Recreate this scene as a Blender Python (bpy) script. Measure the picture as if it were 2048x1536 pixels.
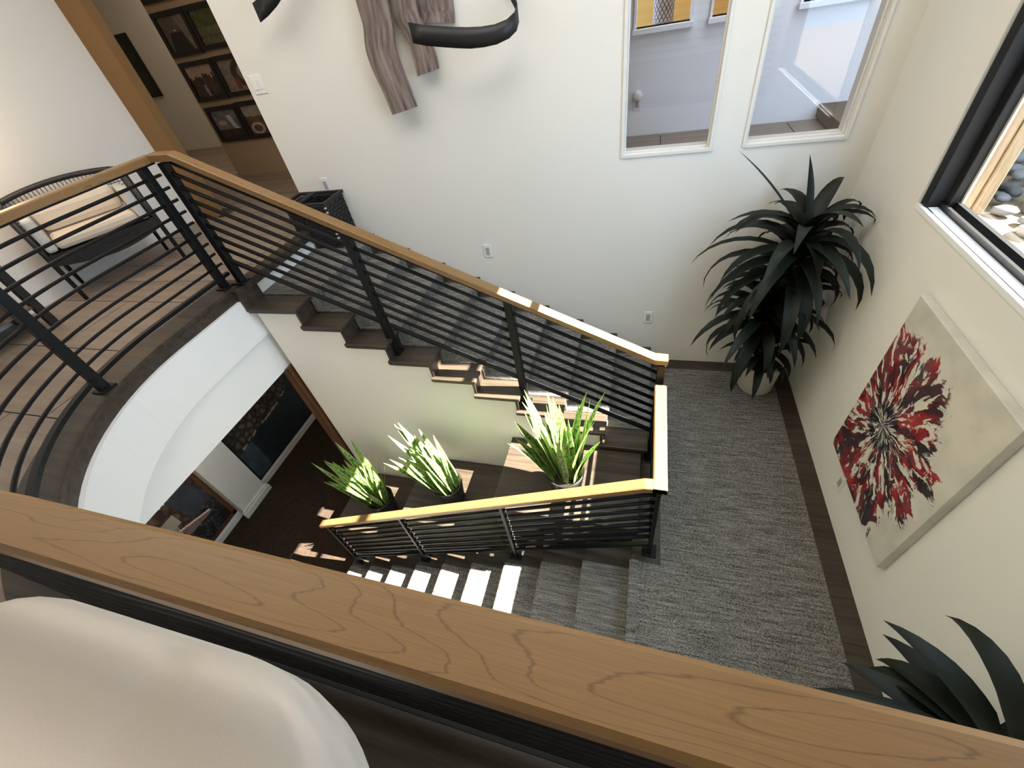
import bpy, math, random
from mathutils import Vector, Matrix
random.seed(7)
for o in list(bpy.data.objects): bpy.data.objects.remove(o)
SC = bpy.context.scene
COL = SC.collection
# ---------------------------------------------------------------- camera
cam_d = bpy.data.cameras.new('camera'); cam = bpy.data.objects.new('camera', cam_d); COL.objects.link(cam)
RX = (0.95862003, 0.24301709, -0.14829137)
RY = (0.06577569, -0.69585981, -0.7151592)
RZ = (-0.27698591, 0.67581197, -0.68304977)
m = Matrix(((RX[0], -RY[0], -RZ[0], 0), (RX[1], -RY[1], -RZ[1], 0), (RX[2], -RY[2], -RZ[2], 1.308), (0, 0, 0, 1)))
cam.matrix_world = m
cam_d.sensor_width = 36; cam_d.lens = 833.63 / 2048 * 36
cam_d.clip_start = 0.02; cam_d.clip_end = 200
SC.camera = cam
# ---------------------------------------------------------------- world, sun, lights, exposure
SC.view_settings.view_transform = 'Standard'; SC.view_settings.look = 'None'
SC.view_settings.gamma = 1; SC.view_settings.use_curve_mapping = False
SC.view_settings.exposure = 0.0
W = bpy.data.worlds.new('sky'); SC.world = W; W.use_nodes = True
bg = W.node_tree.nodes['Background']; bg.inputs[0].default_value = (0.50, 0.72, 1.0, 1); bg.inputs[1].default_value = 7.0

def light(name, kind, loc, energy, color=(1, 1, 1), size=1, size_y=None, direction=None, portal=False):
    d = bpy.data.lights.new(name, kind); d.energy = energy; d.color = color
    if kind == 'AREA':
        d.shape = 'RECTANGLE'; d.size = size; d.size_y = size_y or size
        if portal: d.cycles.is_portal = True
    elif kind == 'POINT': d.shadow_soft_size = size
    o = bpy.data.objects.new(name, d); COL.objects.link(o); o.location = loc
    if direction: o.rotation_euler = Vector(direction).to_track_quat('-Z', 'Y').to_euler()
    return o
sun = light('sun', 'SUN', (6, 3, 8), 95.0, (1.0, 0.94, 0.84), direction=(-1, -0.075, -1.07)); sun.data.angle = 0.006
light('window_portal', 'AREA', (1.47, 1.5, 1.3), 1, size=2.2, size_y=2.2, direction=(-1, 0, 0), portal=True)
light('gallery_fill', 'AREA', (-2.9, 1.5, 3.1), 38, (1.0, 0.96, 0.92), 2.2, 1.8, (0, 0, -1))  # added overhead fill for the gallery
light('stair_fill', 'AREA', (-0.5, 1.7, 3.1), 42, (1.0, 0.96, 0.90), 1.8, 1.2, (0, 0, -1))  # invented fill above the stairs, lifts the general room level
light('front_fill', 'AREA', (-1.2, -1.0, 3.1), 7, (1.0, 0.96, 0.88), 2.6, 1.4, (0, 0, -1))  # extra fill for the chair and under-stair wall, not a known lamp
light('under_gallery_fill', 'AREA', (-1.3, 0.2, -0.5), 6, (1.0, 0.96, 0.84), 1.8, 0.2, (0, 1, -0.35))  # added fill aimed at the under-stair wall and plants, no real soffit lamp
light('corridor_fill', 'AREA', (1.0, 4.2, 2.7), 17, (0.98, 0.97, 1.0), 1.2, 0.7, (0, 0, -1))  # unseen fill added to brighten the corridor behind the interior windows
light('hall_fill', 'AREA', (-6.2, 5.9, 2.7), 15, (1.0, 0.82, 0.62), 1.2, 0.8, (0, 0, -1))  # added warm fill for the hall, source invented
light('hall_picture_fill', 'POINT', (-4.2, 4.2, 2.3), 6, (1.0, 0.8, 0.55), 0.2)  # warm fill added in front of the hall pictures, no actual picture lamp
light('wall_lamp_glow', 'POINT', (-4.3, 1.95, 1.25), 9, (1.0, 0.66, 0.38), 0.15)
light('lower_room_fill', 'AREA', (-3.9, 1.8, -0.85), 5, (1.0, 0.9, 0.75), 0.8, 0.8, (0, 0, -1))  # added fill for the lower storey, no such lamp seen

# ---------------------------------------------------------------- material helpers
def mat(name, color=(0.5, 0.5, 0.5), rough=0.6, metal=0.0, spec=None):
    M = bpy.data.materials.new(name); M.use_nodes = True
    b = M.node_tree.nodes['Principled BSDF']
    b.inputs['Base Color'].default_value = (*color, 1); b.inputs['Roughness'].default_value = rough
    b.inputs['Metallic'].default_value = metal
    if spec is not None: b.inputs['Specular IOR Level'].default_value = spec
    return M
class NT:
    def __init__(s, M): s.t = M.node_tree; s.n = s.t.nodes; s.b = s.n['Principled BSDF']
    def add(s, kind, **kw):
        n = s.n.new(kind)
        for k, v in kw.items(): setattr(n, k, v)
        return n
    def lk(s, a, b): s.t.links.new(a, b)
    def coord(s, which='Object', scale=(1, 1, 1), rot=(0, 0, 0)):
        c = s.add('ShaderNodeTexCoord'); mp = s.add('ShaderNodeMapping')
        mp.inputs['Scale'].default_value = scale; mp.inputs['Rotation'].default_value = rot
        s.lk(c.outputs[which], mp.inputs[0]); return mp.outputs[0]
    def noise(s, vec, scale=5, detail=3, rough=0.5, dist=0.0):
        n = s.add('ShaderNodeTexNoise'); n.inputs['Scale'].default_value = scale; n.inputs['Detail'].default_value = detail
        n.inputs['Roughness'].default_value = rough; n.inputs['Distortion'].default_value = dist
        if vec is not None: s.lk(vec, n.inputs['Vector'])
        return n.outputs['Fac']
    def ramp(s, fac, stops, interp='LINEAR'):
        r = s.add('ShaderNodeValToRGB'); r.color_ramp.interpolation = interp
        e = r.color_ramp.elements
        while len(e) < len(stops): e.new(0.5)
        for i, (p, c) in enumerate(stops): e[i].position = p; e[i].color = (*c, 1)
        s.lk(fac, r.inputs[0]); return r.outputs[0]
    def mix(s, fac, a, b, blend='MIX'):
        x = s.add('ShaderNodeMix', data_type='RGBA', blend_type=blend)
        for sock, v in ((x.inputs[0], fac), (x.inputs[6], a), (x.inputs[7], b)):
            if isinstance(v, (int, float)): sock.default_value = v
            elif isinstance(v, tuple): sock.default_value = (*v, 1)
            else: s.lk(v, sock)
        return x.outputs[2]
    def math(s, op, a, b=0.0, c=0.0):
        x = s.add('ShaderNodeMath', operation=op)
        for sock, v in zip(x.inputs, (a, b, c)):
            if isinstance(v, (int, float)): sock.default_value = v
            else: s.lk(v, sock)
        return x.outputs[0]
    def bump(s, h, strength=0.2, dist=0.005):
        x = s.add('ShaderNodeBump'); x.inputs['Strength'].default_value = strength; x.inputs['Distance'].default_value = dist
        s.lk(h, x.inputs['Height']); s.lk(x.outputs[0], s.b.inputs['Normal'])
    def color(s, c): s.lk(c, s.b.inputs['Base Color'])

def paint(name, c, bump=0.08):
    M = mat(name, c, 0.75, spec=0.25); t = NT(M); v = t.coord()
    n = t.noise(v, 1.3, 4); t.color(t.mix(n, tuple(x * 0.97 for x in c), tuple(min(1, x * 1.03) for x in c)))
    t.bump(t.noise(v, 180, 2), bump, 0.002); return M
M_wall = paint('warm_white_paint', (0.83, 0.805, 0.74))
M_white = paint('white_paint', (0.86, 0.86, 0.85))
M_ochre = paint('ochre_paint', (0.25, 0.14, 0.055))
M_tan = paint('tan_paint', (0.42, 0.30, 0.18))
M_ceil = paint('ceiling_paint', (0.85, 0.84, 0.81))
M_trimw = mat('white_trim_gloss', (0.80, 0.78, 0.73), 0.4)

def wood(name, dark, light_, scale=1.0, use_uv=False, rough=0.45, streak=(1.2, 26, 26)):
    M = mat(name, light_, rough); t = NT(M)
    v = t.coord('UV' if use_uv else 'Object', tuple(x * scale for x in streak))
    n1 = t.noise(v, 1.0, 6, 0.6, 0.6)
    v2 = t.coord('UV' if use_uv else 'Object', tuple(x * scale * 5 for x in streak)); n2 = t.noise(v2, 1.0, 3, 0.6)
    f = t.math('ADD', t.math('MULTIPLY', n1, 0.75), t.math('MULTIPLY', n2, 0.25))
    t.color(t.ramp(f, [(0.32, dark), (0.66, light_)]))
    t.bump(n2, 0.12, 0.002); return M
def maple():
    M = mat('maple_handrail', (0.5, 0.3, 0.13), 0.38); t = NT(M)
    v = t.coord('UV', (0.75, 6.0, 1.0)); v2 = t.coord('UV', (7, 520, 1)); v3 = t.coord('UV', (1.7, 9.0, 1.0))
    w = t.math('ADD', t.noise(v, 1.6, 2, 0.5, 0.3), t.math('MULTIPLY', t.noise(t.coord('UV', (14, 260, 1)), 1.0, 2), 0.012))
    rings = t.math('FRACT', t.math('MULTIPLY', w, 24.0))
    line = t.math('SMOOTH_MIN', t.math('ABSOLUTE', t.math('SUBTRACT', rings, 0.5)), 0.06, 0.01)
    lf = t.math('MULTIPLY', line, 16.0)
    fine = t.noise(v2, 1.0, 4, 0.65); big = t.noise(v3, 1.0, 3)
    base = t.mix(fine, (0.165, 0.086, 0.027), (0.335, 0.193, 0.075))
    base = t.mix(t.math('MULTIPLY', big, 0.5), base, (0.20, 0.105, 0.038))
    t.color(t.mix(lf, t.mix(0.5, base, (0.045, 0.022, 0.008)), base))
    t.bump(fine, 0.08, 0.001); return M
M_maple = maple()
M_dwood = wood('dark_stained_wood', (0.014, 0.0105, 0.007), (0.068, 0.048, 0.031), 1.0)
M_casing = wood('red_brown_casing_wood', (0.05, 0.02, 0.008), (0.16, 0.07, 0.028), 1.0, streak=(26, 26, 1.2))
M_metal = mat('black_satin_metal', (0.007, 0.007, 0.0075), 0.42, 0.0, 0.22)
M_frame = mat('black_window_frame', (0.009, 0.009, 0.0095), 0.55, spec=0.25)
M_collar = mat('bright_steel_collar', (0.75, 0.72, 0.66), 0.3, 0.6)
def carpet(name, dark, light_, stripe=(5, 75, 5)):
    M = mat(name, light_, 0.95, spec=0.1); t = NT(M)
    v = t.coord('Object', stripe); n1 = t.noise(v, 1.0, 5, 0.65)
    n2 = t.noise(t.coord('Object', (150, 330, 150)), 1.0, 3, 0.7)
    f = t.math('ADD', t.math('MULTIPLY', n1, 0.30), t.math('MULTIPLY', n2, 0.70))
    t.color(t.ramp(f, [(0.40, dark), (0.51, tuple(a * .62 + b * .38 for a, b in zip(dark, light_))), (0.64, light_)]))
    t.bump(n2, 0.6, 0.006); return M
M_carpet = carpet('striated_grey_carpet', (0.014, 0.0125, 0.011), (0.46, 0.44, 0.39))
M_brown = carpet('dark_brown_carpet', (0.024, 0.016, 0.011), (0.070, 0.048, 0.034), (20, 20, 20))
M_tile = wood('beige_floor_tile', (0.19, 0.145, 0.11), (0.31, 0.245, 0.19), 0.5, rough=0.5)
M_grout = mat('brown_grout', (0.07, 0.05, 0.04), 0.9)
M_plastic = mat('white_plastic_plate', (0.84, 0.83, 0.80), 0.35)
M_slot = mat('grey_receptacle', (0.42, 0.41, 0.40), 0.4)
M_leather = mat('cream_white_leather', (0.82, 0.73, 0.63), 0.6, spec=0.2)
t = NT(M_leather); t.bump(t.noise(t.coord(), 260, 3), 0.25, 0.0015)
M_cushion = mat('cream_cushion_fabric', (0.72, 0.62, 0.50), 0.9); t = NT(M_cushion); t.bump(t.noise(t.coord(), 300, 2), 0.4, 0.002)
M_bolster = mat('pale_grey_cushion_fabric', (0.62, 0.61, 0.58), 0.9)
M_black = wood('black_lacquered_wood', (0.006, 0.005, 0.005), (0.02, 0.017, 0.014), 1.0)
M_cane = mat('dark_cane', (0.05, 0.036, 0.022), 0.6)
M_weave = mat('black_woven_strips', (0.014, 0.012, 0.012), 0.55); t = NT(M_weave); t.bump(t.noise(t.coord(), 120, 2), 0.6, 0.004)
M_weavel = mat('pale_basket_stitch', (0.55, 0.50, 0.42), 0.7)
M_cer = mat('cream_ceramic', (0.62, 0.58, 0.48), 0.45)
M_pot = mat('dark_glazed_pot', (0.02, 0.018, 0.016), 0.25)
M_soil = mat('dark_soil', (0.03, 0.02, 0.013), 0.95)
M_leaf = mat('dark_green_leaf', (0.012, 0.019, 0.009), 0.5, spec=0.25); t = NT(M_leaf)
t.color(t.mix(t.noise(t.coord(scale=(6, 6, 6)), 1.0, 2), (0.004, 0.006, 0.003), (0.012, 0.017, 0.008)))
M_stem = mat('brown_cane_stem', (0.10, 0.075, 0.045), 0.8)
def snake():
    M = mat('variegated_snake_leaf', (0.2, 0.3, 0.06), 0.38); t = NT(M)
    n = t.noise(t.coord('UV', (2.0, 26, 1)), 1.0, 3, 0.6, 0.8)
    c = t.ramp(n, [(0.40, (0.035, 0.085, 0.018)), (0.56, (0.20, 0.34, 0.075))])
    sep = t.add('ShaderNodeSeparateXYZ'); t.lk(t.coord('UV'), sep.inputs[0])
    edge = t.math('GREATER_THAN', t.math('ABSOLUTE', t.math('SUBTRACT', sep.outputs[0], 0.5)), 0.40)
    t.color(t.mix(edge, c, (0.42, 0.50, 0.14))); return M
M_snake = snake()
def glass(name, tint=(1, 1, 1), refl=0.10):
    M = bpy.data.materials.new(name); M.use_nodes = True; nt = M.node_tree; nt.nodes.clear()
    out = nt.nodes.new('ShaderNodeOutputMaterial'); mx = nt.nodes.new('ShaderNodeMixShader')
    tr = nt.nodes.new('ShaderNodeBsdfTransparent'); tr.inputs[0].default_value = (*tint, 1)
    gl = nt.nodes.new('ShaderNodeBsdfGlossy'); gl.inputs['Roughness'].default_value = 0.02
    mx.inputs[0].default_value = refl
    nt.links.new(tr.outputs[0], mx.inputs[1]); nt.links.new(gl.outputs[0], mx.inputs[2]); nt.links.new(mx.outputs[0], out.inputs[0])
    return M
M_glass = glass('clear_window_glass', (0.97, 0.98, 0.98), 0.05)
M_iglass = glass('interior_window_glass', (0.88, 0.88, 0.90), 0.035)
M_ambwall = paint('amber_lit_room_wall', (0.62, 0.36, 0.10))
M_driftwood = wood('weathered_wood_strip', (0.035, 0.022, 0.016), (0.36, 0.29, 0.26), 1.0, use_uv=True, streak=(1.6, 34, 1))
M_ribbon = mat('charcoal_metal_ribbon', (0.018, 0.018, 0.019), 0.45, 0.3)
def vcol_mat(name, rough=0.5):
    M = mat(name, (0.5, 0.5, 0.5), rough); t = NT(M); a = t.add('ShaderNodeVertexColor'); a.layer_name = 'print'
    t.color(a.outputs[0]); return M
M_print = vcol_mat('printed_picture')
M_pframe = mat('black_picture_frame', (0.008, 0.007, 0.006), 0.4)
M_ground = paint('sandy_ground', (0.16, 0.125, 0.08)); M_stucco = wood('tan_timber_post', (0.12, 0.08, 0.045), (0.28, 0.21, 0.13), 1.0, streak=(20, 20, 1.5))
M_peb = [mat('grey_pebble', (0.10, 0.10, 0.105), 0.7), mat('pale_pebble', (0.15, 0.148, 0.145), 0.7), mat('dark_pebble', (0.035, 0.035, 0.038), 0.7)]

# ---------------------------------------------------------------- mesh helpers
class MB:
    def __init__(s): s.v = []; s.f = []; s.uv = None
    def quad(s, a, b, c, d): i = len(s.v); s.v += [a, b, c, d]; s.f.append((i, i + 1, i + 2, i + 3))
    def box(s, x0, x1, y0, y1, z0, z1):
        i = len(s.v)
        s.v += [(x, y, z) for z in (z0, z1) for y in (y0, y1) for x in (x0, x1)]
        s.f += [tuple(i + k for k in q) for q in ((0, 2, 3, 1), (4, 5, 7, 6), (0, 1, 5, 4), (2, 6, 7, 3), (0, 4, 6, 2), (1, 3, 7, 5))]
        return s
    def hexa(s, pts):      # 8 points ordered like box
        i = len(s.v); s.v += [tuple(p) for p in pts]
        s.f += [tuple(i + k for k in q) for q in ((0, 2, 3, 1), (4, 5, 7, 6), (0, 1, 5, 4), (2, 6, 7, 3), (0, 4, 6, 2), (1, 3, 7, 5))]
        return s
    def prism(s, poly, h0, h1, axis='z'):
        def P(a, b, h): return {'z': (a, b, h), 'y': (a, h, b), 'x': (h, a, b)}[axis]
        i = len(s.v); n = len(poly)
        s.v += [P(a, b, h0) for a, b in poly] + [P(a, b, h1) for a, b in poly]
        s.f.append(tuple(range(i + n - 1, i - 1, -1))); s.f.append(tuple(range(i + n, i + 2 * n)))
        for k in range(n): s.f.append((i + k, i + (k + 1) % n, i + n + (k + 1) % n, i + n + k))
        return s
    def sweep(s, path, prof, closed=False, uv=False, up=(0, 0, 1), caps=True):
        # prof: list of (side, up) offsets; up stays vertical
        P = [Vector(p) for p in path]; n = len(P); k = len(prof); base = len(s.v); U = Vector(up)
        L = 0; lens = []
        for i, p in enumerate(P):
            if i: L += (p - P[i - 1]).length
            lens.append(L)
            a = (P[i] - P[i - 1]).normalized() if i else None
            b = (P[i + 1] - P[i]).normalized() if i < n - 1 else None
            ta = a or b; tb = b or a
            s1 = ta.cross(U).normalized(); s2 = tb.cross(U).normalized(); sd = (s1 + s2)
            sd = sd / max(0.3, sd.length_squared / 2) if sd.length > 1e-6 else s1
            for (o, h) in prof: q = p + sd * o + U * h; s.v.append((q.x, q.y, q.z))
        per = [0]
        for j in range(k): per.append(per[-1] + math.hypot(prof[(j + 1) % k][0] - prof[j][0], prof[(j + 1) % k][1] - prof[j][1]))
        if uv and s.uv is None: s.uv = {}
        for i in range(n - 1):
            for j in range(k):
                j2 = (j + 1) % k
                if uv: s.uv[len(s.f)] = [(lens[i], per[j]), (lens[i], per[j + 1]), (lens[i + 1], per[j + 1]), (lens[i + 1], per[j])]
                s.f.append((base + i * k + j, base + i * k + j2, base + (i + 1) * k + j2, base + (i + 1) * k + j))
        if caps:
            s.f.append(tuple(base + j for j in range(k - 1, -1, -1))); s.f.append(tuple(base + (n - 1) * k + j for j in range(k)))
        return s
    def tube(s, path, r, n=8, caps=True, rads=None):
        P = [Vector(p) for p in path]; base = len(s.v); m_ = len(P)
        for i, p in enumerate(P):
            d = ((P[i + 1] - p) if i < m_ - 1 else (p - P[i - 1])).normalized()
            if 0 < i < m_ - 1: d = ((P[i + 1] - p).normalized() + (p - P[i - 1]).normalized()).normalized()
            a = d.cross(Vector((0, 0, 1)))
            if a.length < 0.05: a = d.cross(Vector((1, 0, 0)))
            a.normalize(); b = d.cross(a); rr = rads[i] if rads else r
            for j in range(n):
                t_ = 2 * math.pi * j / n; q = p + a * (rr * math.cos(t_)) + b * (rr * math.sin(t_)); s.v.append((q.x, q.y, q.z))
        for i in range(m_ - 1):
            for j in range(n): s.f.append((base + i * n + j, base + i * n + (j + 1) % n, base + (i + 1) * n + (j + 1) % n, base + (i + 1) * n + j))
        if caps: s.f.append(tuple(base + j for j in range(n - 1, -1, -1))); s.f.append(tuple(base + (m_ - 1) * n + j for j in range(n)))
        return s
    def lathe(s, prof, cx, cy, n=32):
        base = len(s.v); k = len(prof)
        for (r, z) in prof:
            for j in range(n): t_ = 2 * math.pi * j / n; s.v.append((cx + r * math.cos(t_), cy + r * math.sin(t_), z))
        for i in range(k - 1):
            for j in range(n): s.f.append((base + i * n + j, base + i * n + (j + 1) % n, base + (i + 1) * n + (j + 1) % n, base + (i + 1) * n + j))
        s.f.append(tuple(base + j for j in range(n - 1, -1, -1))); s.f.append(tuple(base + (k - 1) * n + j for j in range(n)))
        return s
ORG = {}
def tag(o, label=None, cat=None, group=None, kind=None):
    if label: o['label'] = label
    if cat: o['category'] = cat
    if group: o['group'] = group
    if kind: o['kind'] = kind
    return o
def obj(name, mb, material, parent=None, smooth=False, bevel=0, kind=None, label=None, subsurf=0):
    me = bpy.data.meshes.new(name)
    og = ORG.get(parent.name, (0, 0, 0)) if parent else (0, 0, 0)
    vs = [(x - og[0], y - og[1], z - og[2]) for x, y, z in mb.v] if parent else mb.v
    me.from_pydata(vs, [], mb.f); me.update()
    if mb.uv:
        ul = me.uv_layers.new(name='UVMap')
        for fi, cs in mb.uv.items():
            p = me.polygons[fi]
            for li, c in zip(p.loop_indices, cs): ul.data[li].uv = c
    me.materials.append(material)
    import bmesh
    bm = bmesh.new(); bm.from_mesh(me); bmesh.ops.recalc_face_normals(bm, faces=bm.faces); bm.to_mesh(me); bm.free()
    if smooth:
        for p in me.polygons: p.use_smooth = True
    o = bpy.data.objects.new(name, me); COL.objects.link(o)
    if parent: o.parent = parent; ORG[o.name] = og
    if bevel:
        b = o.modifiers.new('bevel', 'BEVEL'); b.width = bevel; b.segments = 2; b.limit_method = 'ANGLE'; b.angle_limit = math.radians(40)
    if subsurf:
        b = o.modifiers.new('subsurf', 'SUBSURF'); b.levels = subsurf; b.render_levels = subsurf
    if kind: o['kind'] = kind
    if label: o['label'] = label
    return o
def thing(name, label, cat, loc=(0, 0, 0), group=None, kind=None):
    o = bpy.data.objects.new(name, None); COL.objects.link(o); o.location = loc; o.empty_display_size = 0.1
    ORG[o.name] = tuple(loc); return tag(o, label, cat, group, kind)
def B(*a): return MB().box(*a)
def struct(name, mb, material, **kw): return obj(name, mb, material, kind='structure', **kw)
def wall_holes(axis, pos0, pos1, a0, a1, z0, z1, holes):
    """wall slab with rectangular holes; axis 'y': slab between y=pos0..pos1 spanning x a0..a1"""
    mb = MB(); xs = sorted({a0, a1} | {h[0] for h in holes} | {h[1] for h in holes}); zs = sorted({z0, z1} | {h[2] for h in holes} | {h[3] for h in holes})
    for i in range(len(xs) - 1):
        for k in range(len(zs) - 1):
            cx = (xs[i] + xs[i + 1]) / 2; cz = (zs[k] + zs[k + 1]) / 2
            if any(h[0] < cx < h[1] and h[2] < cz < h[3] for h in holes): continue
            if axis == 'y': mb.box(xs[i], xs[i + 1], pos0, pos1, zs[k], zs[k + 1])
            else: mb.box(pos0, pos1, xs[i], xs[i + 1], zs[k], zs[k + 1])
    return mb

# ---------------------------------------------------------------- key dimensions
R_ = 0.154; LZ = -1.54; FZ = -3.08; CEIL = 3.2
XW = 1.32; YB = 3.3; XE = -3.017
WIN = (0.35, 2.56, 0.216, 2.48)
def lip(R, y0=2.2, yend=0.0):   # plan curve of the gallery edge, west side then round to the south
    pts = [(-1.5 - R, y0)]
    for i in range(0, 25): t_ = math.pi + i / 24 * math.pi / 2; pts.append((-1.5 + R * math.cos(t_), 1.5 + R * math.sin(t_)))
    return pts
# ---------------------------------------------------------------- setting: walls
struct('wall_back', wall_holes('y', YB, YB + 0.15, XE, XW + 0.15, FZ, CEIL, [(-0.165, 0.385, 0.34, 2.0), (0.605, 1.155, 0.345, 2.0)]), M_wall)
struct('wall_right', wall_holes('x', XW, XW + 0.15, -3.0, YB, FZ, CEIL, [WIN]), M_wall)
struct('wall_left', B(-4.79, -4.64, -3.0, 3.5, -0.3, CEIL), M_wall)
struct('trim_1', B(-4.79, -4.385, 3.5, 3.6, 0, CEIL), M_ochre)
tag(bpy.data.objects['trim_1'], 'ochre painted end pier beside the hall opening')
struct('wall_hall_left', B(-10, -4.79, 3.6, 3.75, -0.1, CEIL), M_wall)
struct('wall_hall_end', B(-10.1, -5.37, 6.87, 7.0, -0.1, CEIL), M_wall)
struct('wall_hall_far', B(-10.1, -10, 3.7, 6.9, -0.1, CEIL), M_wall)
struct('wall_hall_pictures', B(-5.37, -2.3, 4.95, 5.1, -0.1, CEIL), M_tan)
struct('wall_corridor', wall_holes('y', 5.05, 5.2, -2.3, 3.2, -0.1, CEIL, [(-0.18, 0.275, 0.86, 2.0), (0.45, 0.90, 0.86, 2.0), (1.13, 1.6, 0.86, 2.0)]), M_white)
struct('wall_corridor_right', B(3.2, 3.3, 3.45, 5.2, -0.1, CEIL), M_white)
struct('wall_corridor_side', B(-5.5, -5.37, 5.1, 6.87, -0.1, CEIL), M_tan)
struct('wall_south', B(-4.79, XW + 0.15, -3.1, -3.0, -0.3, CEIL), M_wall)
struct('ceiling', MB().box(-10.1, XW + 0.15, -3.1, 3.45, CEIL, CEIL + 0.1).box(-10.1, 3.3, 3.45, 7.0, CEIL, CEIL + 0.1), M_ceil)
# under-stair wall and lower storey
und = [(-2.83, FZ), (0.118, FZ), (0.118, LZ - 0.04)]
zz = []
for k in range(9, 0, -1): zz += [(-2.405 + 0.319 * (k - 1) - 0.03, -R_ * k - 0.04), (-2.405 + 0.319 * (k - 2) - 0.03 if k > 1 else -2.83, -R_ * k - 0.04)]
und += [(0.118, -R_ * 9 - 0.04)] + zz
struct('wall_under_stair', MB().prism([(a, b) for a, b in und], 2.09, 2.2, 'y'), M_wall)
struct('wall_lower_north', B(-4.75, -2.83, 3.5, 3.6, FZ, -0.5), M_wall)
struct('wall_lower_left', B(-4.90, -4.75, 0, 3.6, FZ, -0.3), M_wall)
struct('wall_lower_south', B(-4.75, XW, -0.1, 0.0, FZ, -0.4), M_wall)
struct('wall_under_landing', B(0.10, 0.118, 0.0, 2.2, FZ, LZ - 0.03), M_dwood)
struct('ceiling_lower', B(-4.75, -3.06, 0, 3.5, -0.55, -0.45), M_ceil)
struct('wall_header', B(-3.05, -2.905, 0.0, 2.2, -0.79, -0.42), M_white)
struct('door_1', B(-2.95, -2.865, 2.06, 2.2, FZ, -0.785), M_casing)
obj('door_stop', B(-2.905, -2.89, 2.045, 2.062, FZ, -0.785), M_casing, bpy.data.objects['door_1'])
tag(bpy.data.objects['door_1'], 'red brown wooden door casing at the end of the under stair wall')
fas = MB(); P_ = lip(1.37); 
path = [(x, y, 0) for x, y in P_] + [(1.3, 0.13, 0)]
fas.sweep(path, [(-0.0, -0.42), (-0.0, -0.09), (0.06, -0.09), (0.06, -0.42)])
struct('trim_2', fas, M_white, smooth=False); tag(bpy.data.objects['trim_2'], 'white curved fascia below the gallery edge')
lipm = MB(); lipm.sweep([(x, y, 0) for x, y in lip(1.385)] + [(1.3, 0.115, 0)], [(-0.0, -0.012), (0.012, -0.012), (0.012, -0.10), (0.05, -0.10), (0.20, -0.10), (0.20, 0.012), (0.0, 0.012)])
o = struct('trim_3', lipm, M_dwood, bevel=0.003); tag(o, 'dark wood border along the curved gallery edge')
struct('trim_4', B(-2.95, -2.838, 2.15, YB, -0.05, 0.0128), M_dwood, bevel=0.004); tag(bpy.data.objects['trim_4'], 'dark nosing at the top of the stairs')
# lower floor
struct('floor_lower', B(-4.75, XW, 0.0, 3.6, FZ - 0.1, FZ), M_brown)
# pilaster and baseboards of the lower wall
struct('wall_pilaster', B(-4.75, -4.63, 1.62, 2.03, FZ, -0.5), M_wall)
def base(name, *b):
    x0, x1, y0, y1 = b
    o = struct(name, B(x0, x1, y0, y1, FZ, FZ + 0.085), M_trimw, bevel=0.003)
    return o
base('baseboard_lower_left', -4.75, -4.72, 2.03, 3.5); obj('cap_moulding', B(-4.75, -4.732, 2.03, 3.5, FZ + .085, FZ + .115), M_trimw, bpy.data.objects['baseboard_lower_left'])
base('baseboard_lower_pilaster', -4.63, -4.60, 1.59, 2.06); obj('cap_moulding', B(-4.63, -4.612, 1.60, 2.05, FZ + .085, FZ + .115), M_trimw, bpy.data.objects['baseboard_lower_pilaster'])
base('baseboard_lower_front', -4.75, -4.72, 0.0, 1.62); obj('cap_moulding', B(-4.75, -4.732, 0.0, 1.62, FZ + .085, FZ + .115), M_trimw, bpy.data.objects['baseboard_lower_front'])

# ---------------------------------------------------------------- upper floor and its tiles
def edge_x(y):
    if y >= 1.5: return -2.97
    if y > 0.02: 
        d = y - 1.5; q = 1.47 ** 2 - d * d
        return -1.5 - math.sqrt(q) if q > 0 else 9
    return 9
fl = thing('floor', None, None, (0, 0, 0), kind='structure')
sub = MB()
sub.box(-10, -2.95, 2.2, 6.87, -0.1, -0.012)       # hall
sub.box(-2.95, 3.2, 3.45, 5.05, -0.1, -0.012)      # corridor
sub.box(-4.64, XW, -3.0, -0.1, -0.1, -0.012)       # front gallery
N = 24
for i in range(N):
    y0 = -0.1 + i * 2.3 / N; y1 = y0 + 2.3 / N
    if y0 < 0.03: x1 = XW if y1 < 0.08 else -1.5
    else: x1 = max(-2.97, min(edge_x(y0), -1.2)) if edge_x(y0) < 9 else -1.5
    sub.box(-4.64, x1, y0, y1, -0.1, -0.012)
obj('subfloor', sub, M_grout, fl)
def tile(x0, x1, y0, y1, cut=True):
    g = 0.004; x0 += g; x1 -= g; y0 += g; y1 -= g
    pts = []
    if cut and y1 > 0.0:
        n = 8; right = []
        for i in range(n + 1):
            y = y0 + (y1 - y0) * i / n; right.append((min(x1, edge_x(y)), y))
        if min(p[0] for p in right) <= x0 + 0.01:
            right = [(max(p[0], x0 + 0.001), p[1]) for p in right]
            if max(p[0] for p in right) < x0 + 0.03: return
        poly = [(x0, y0)] + right + [(x0, y1)]
    else: poly = [(x0, y0), (x1, y0), (x1, y1), (x0, y1)]
    obj('tile', MB().prism(poly, -0.011, 0.0), M_tile, fl)
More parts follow.
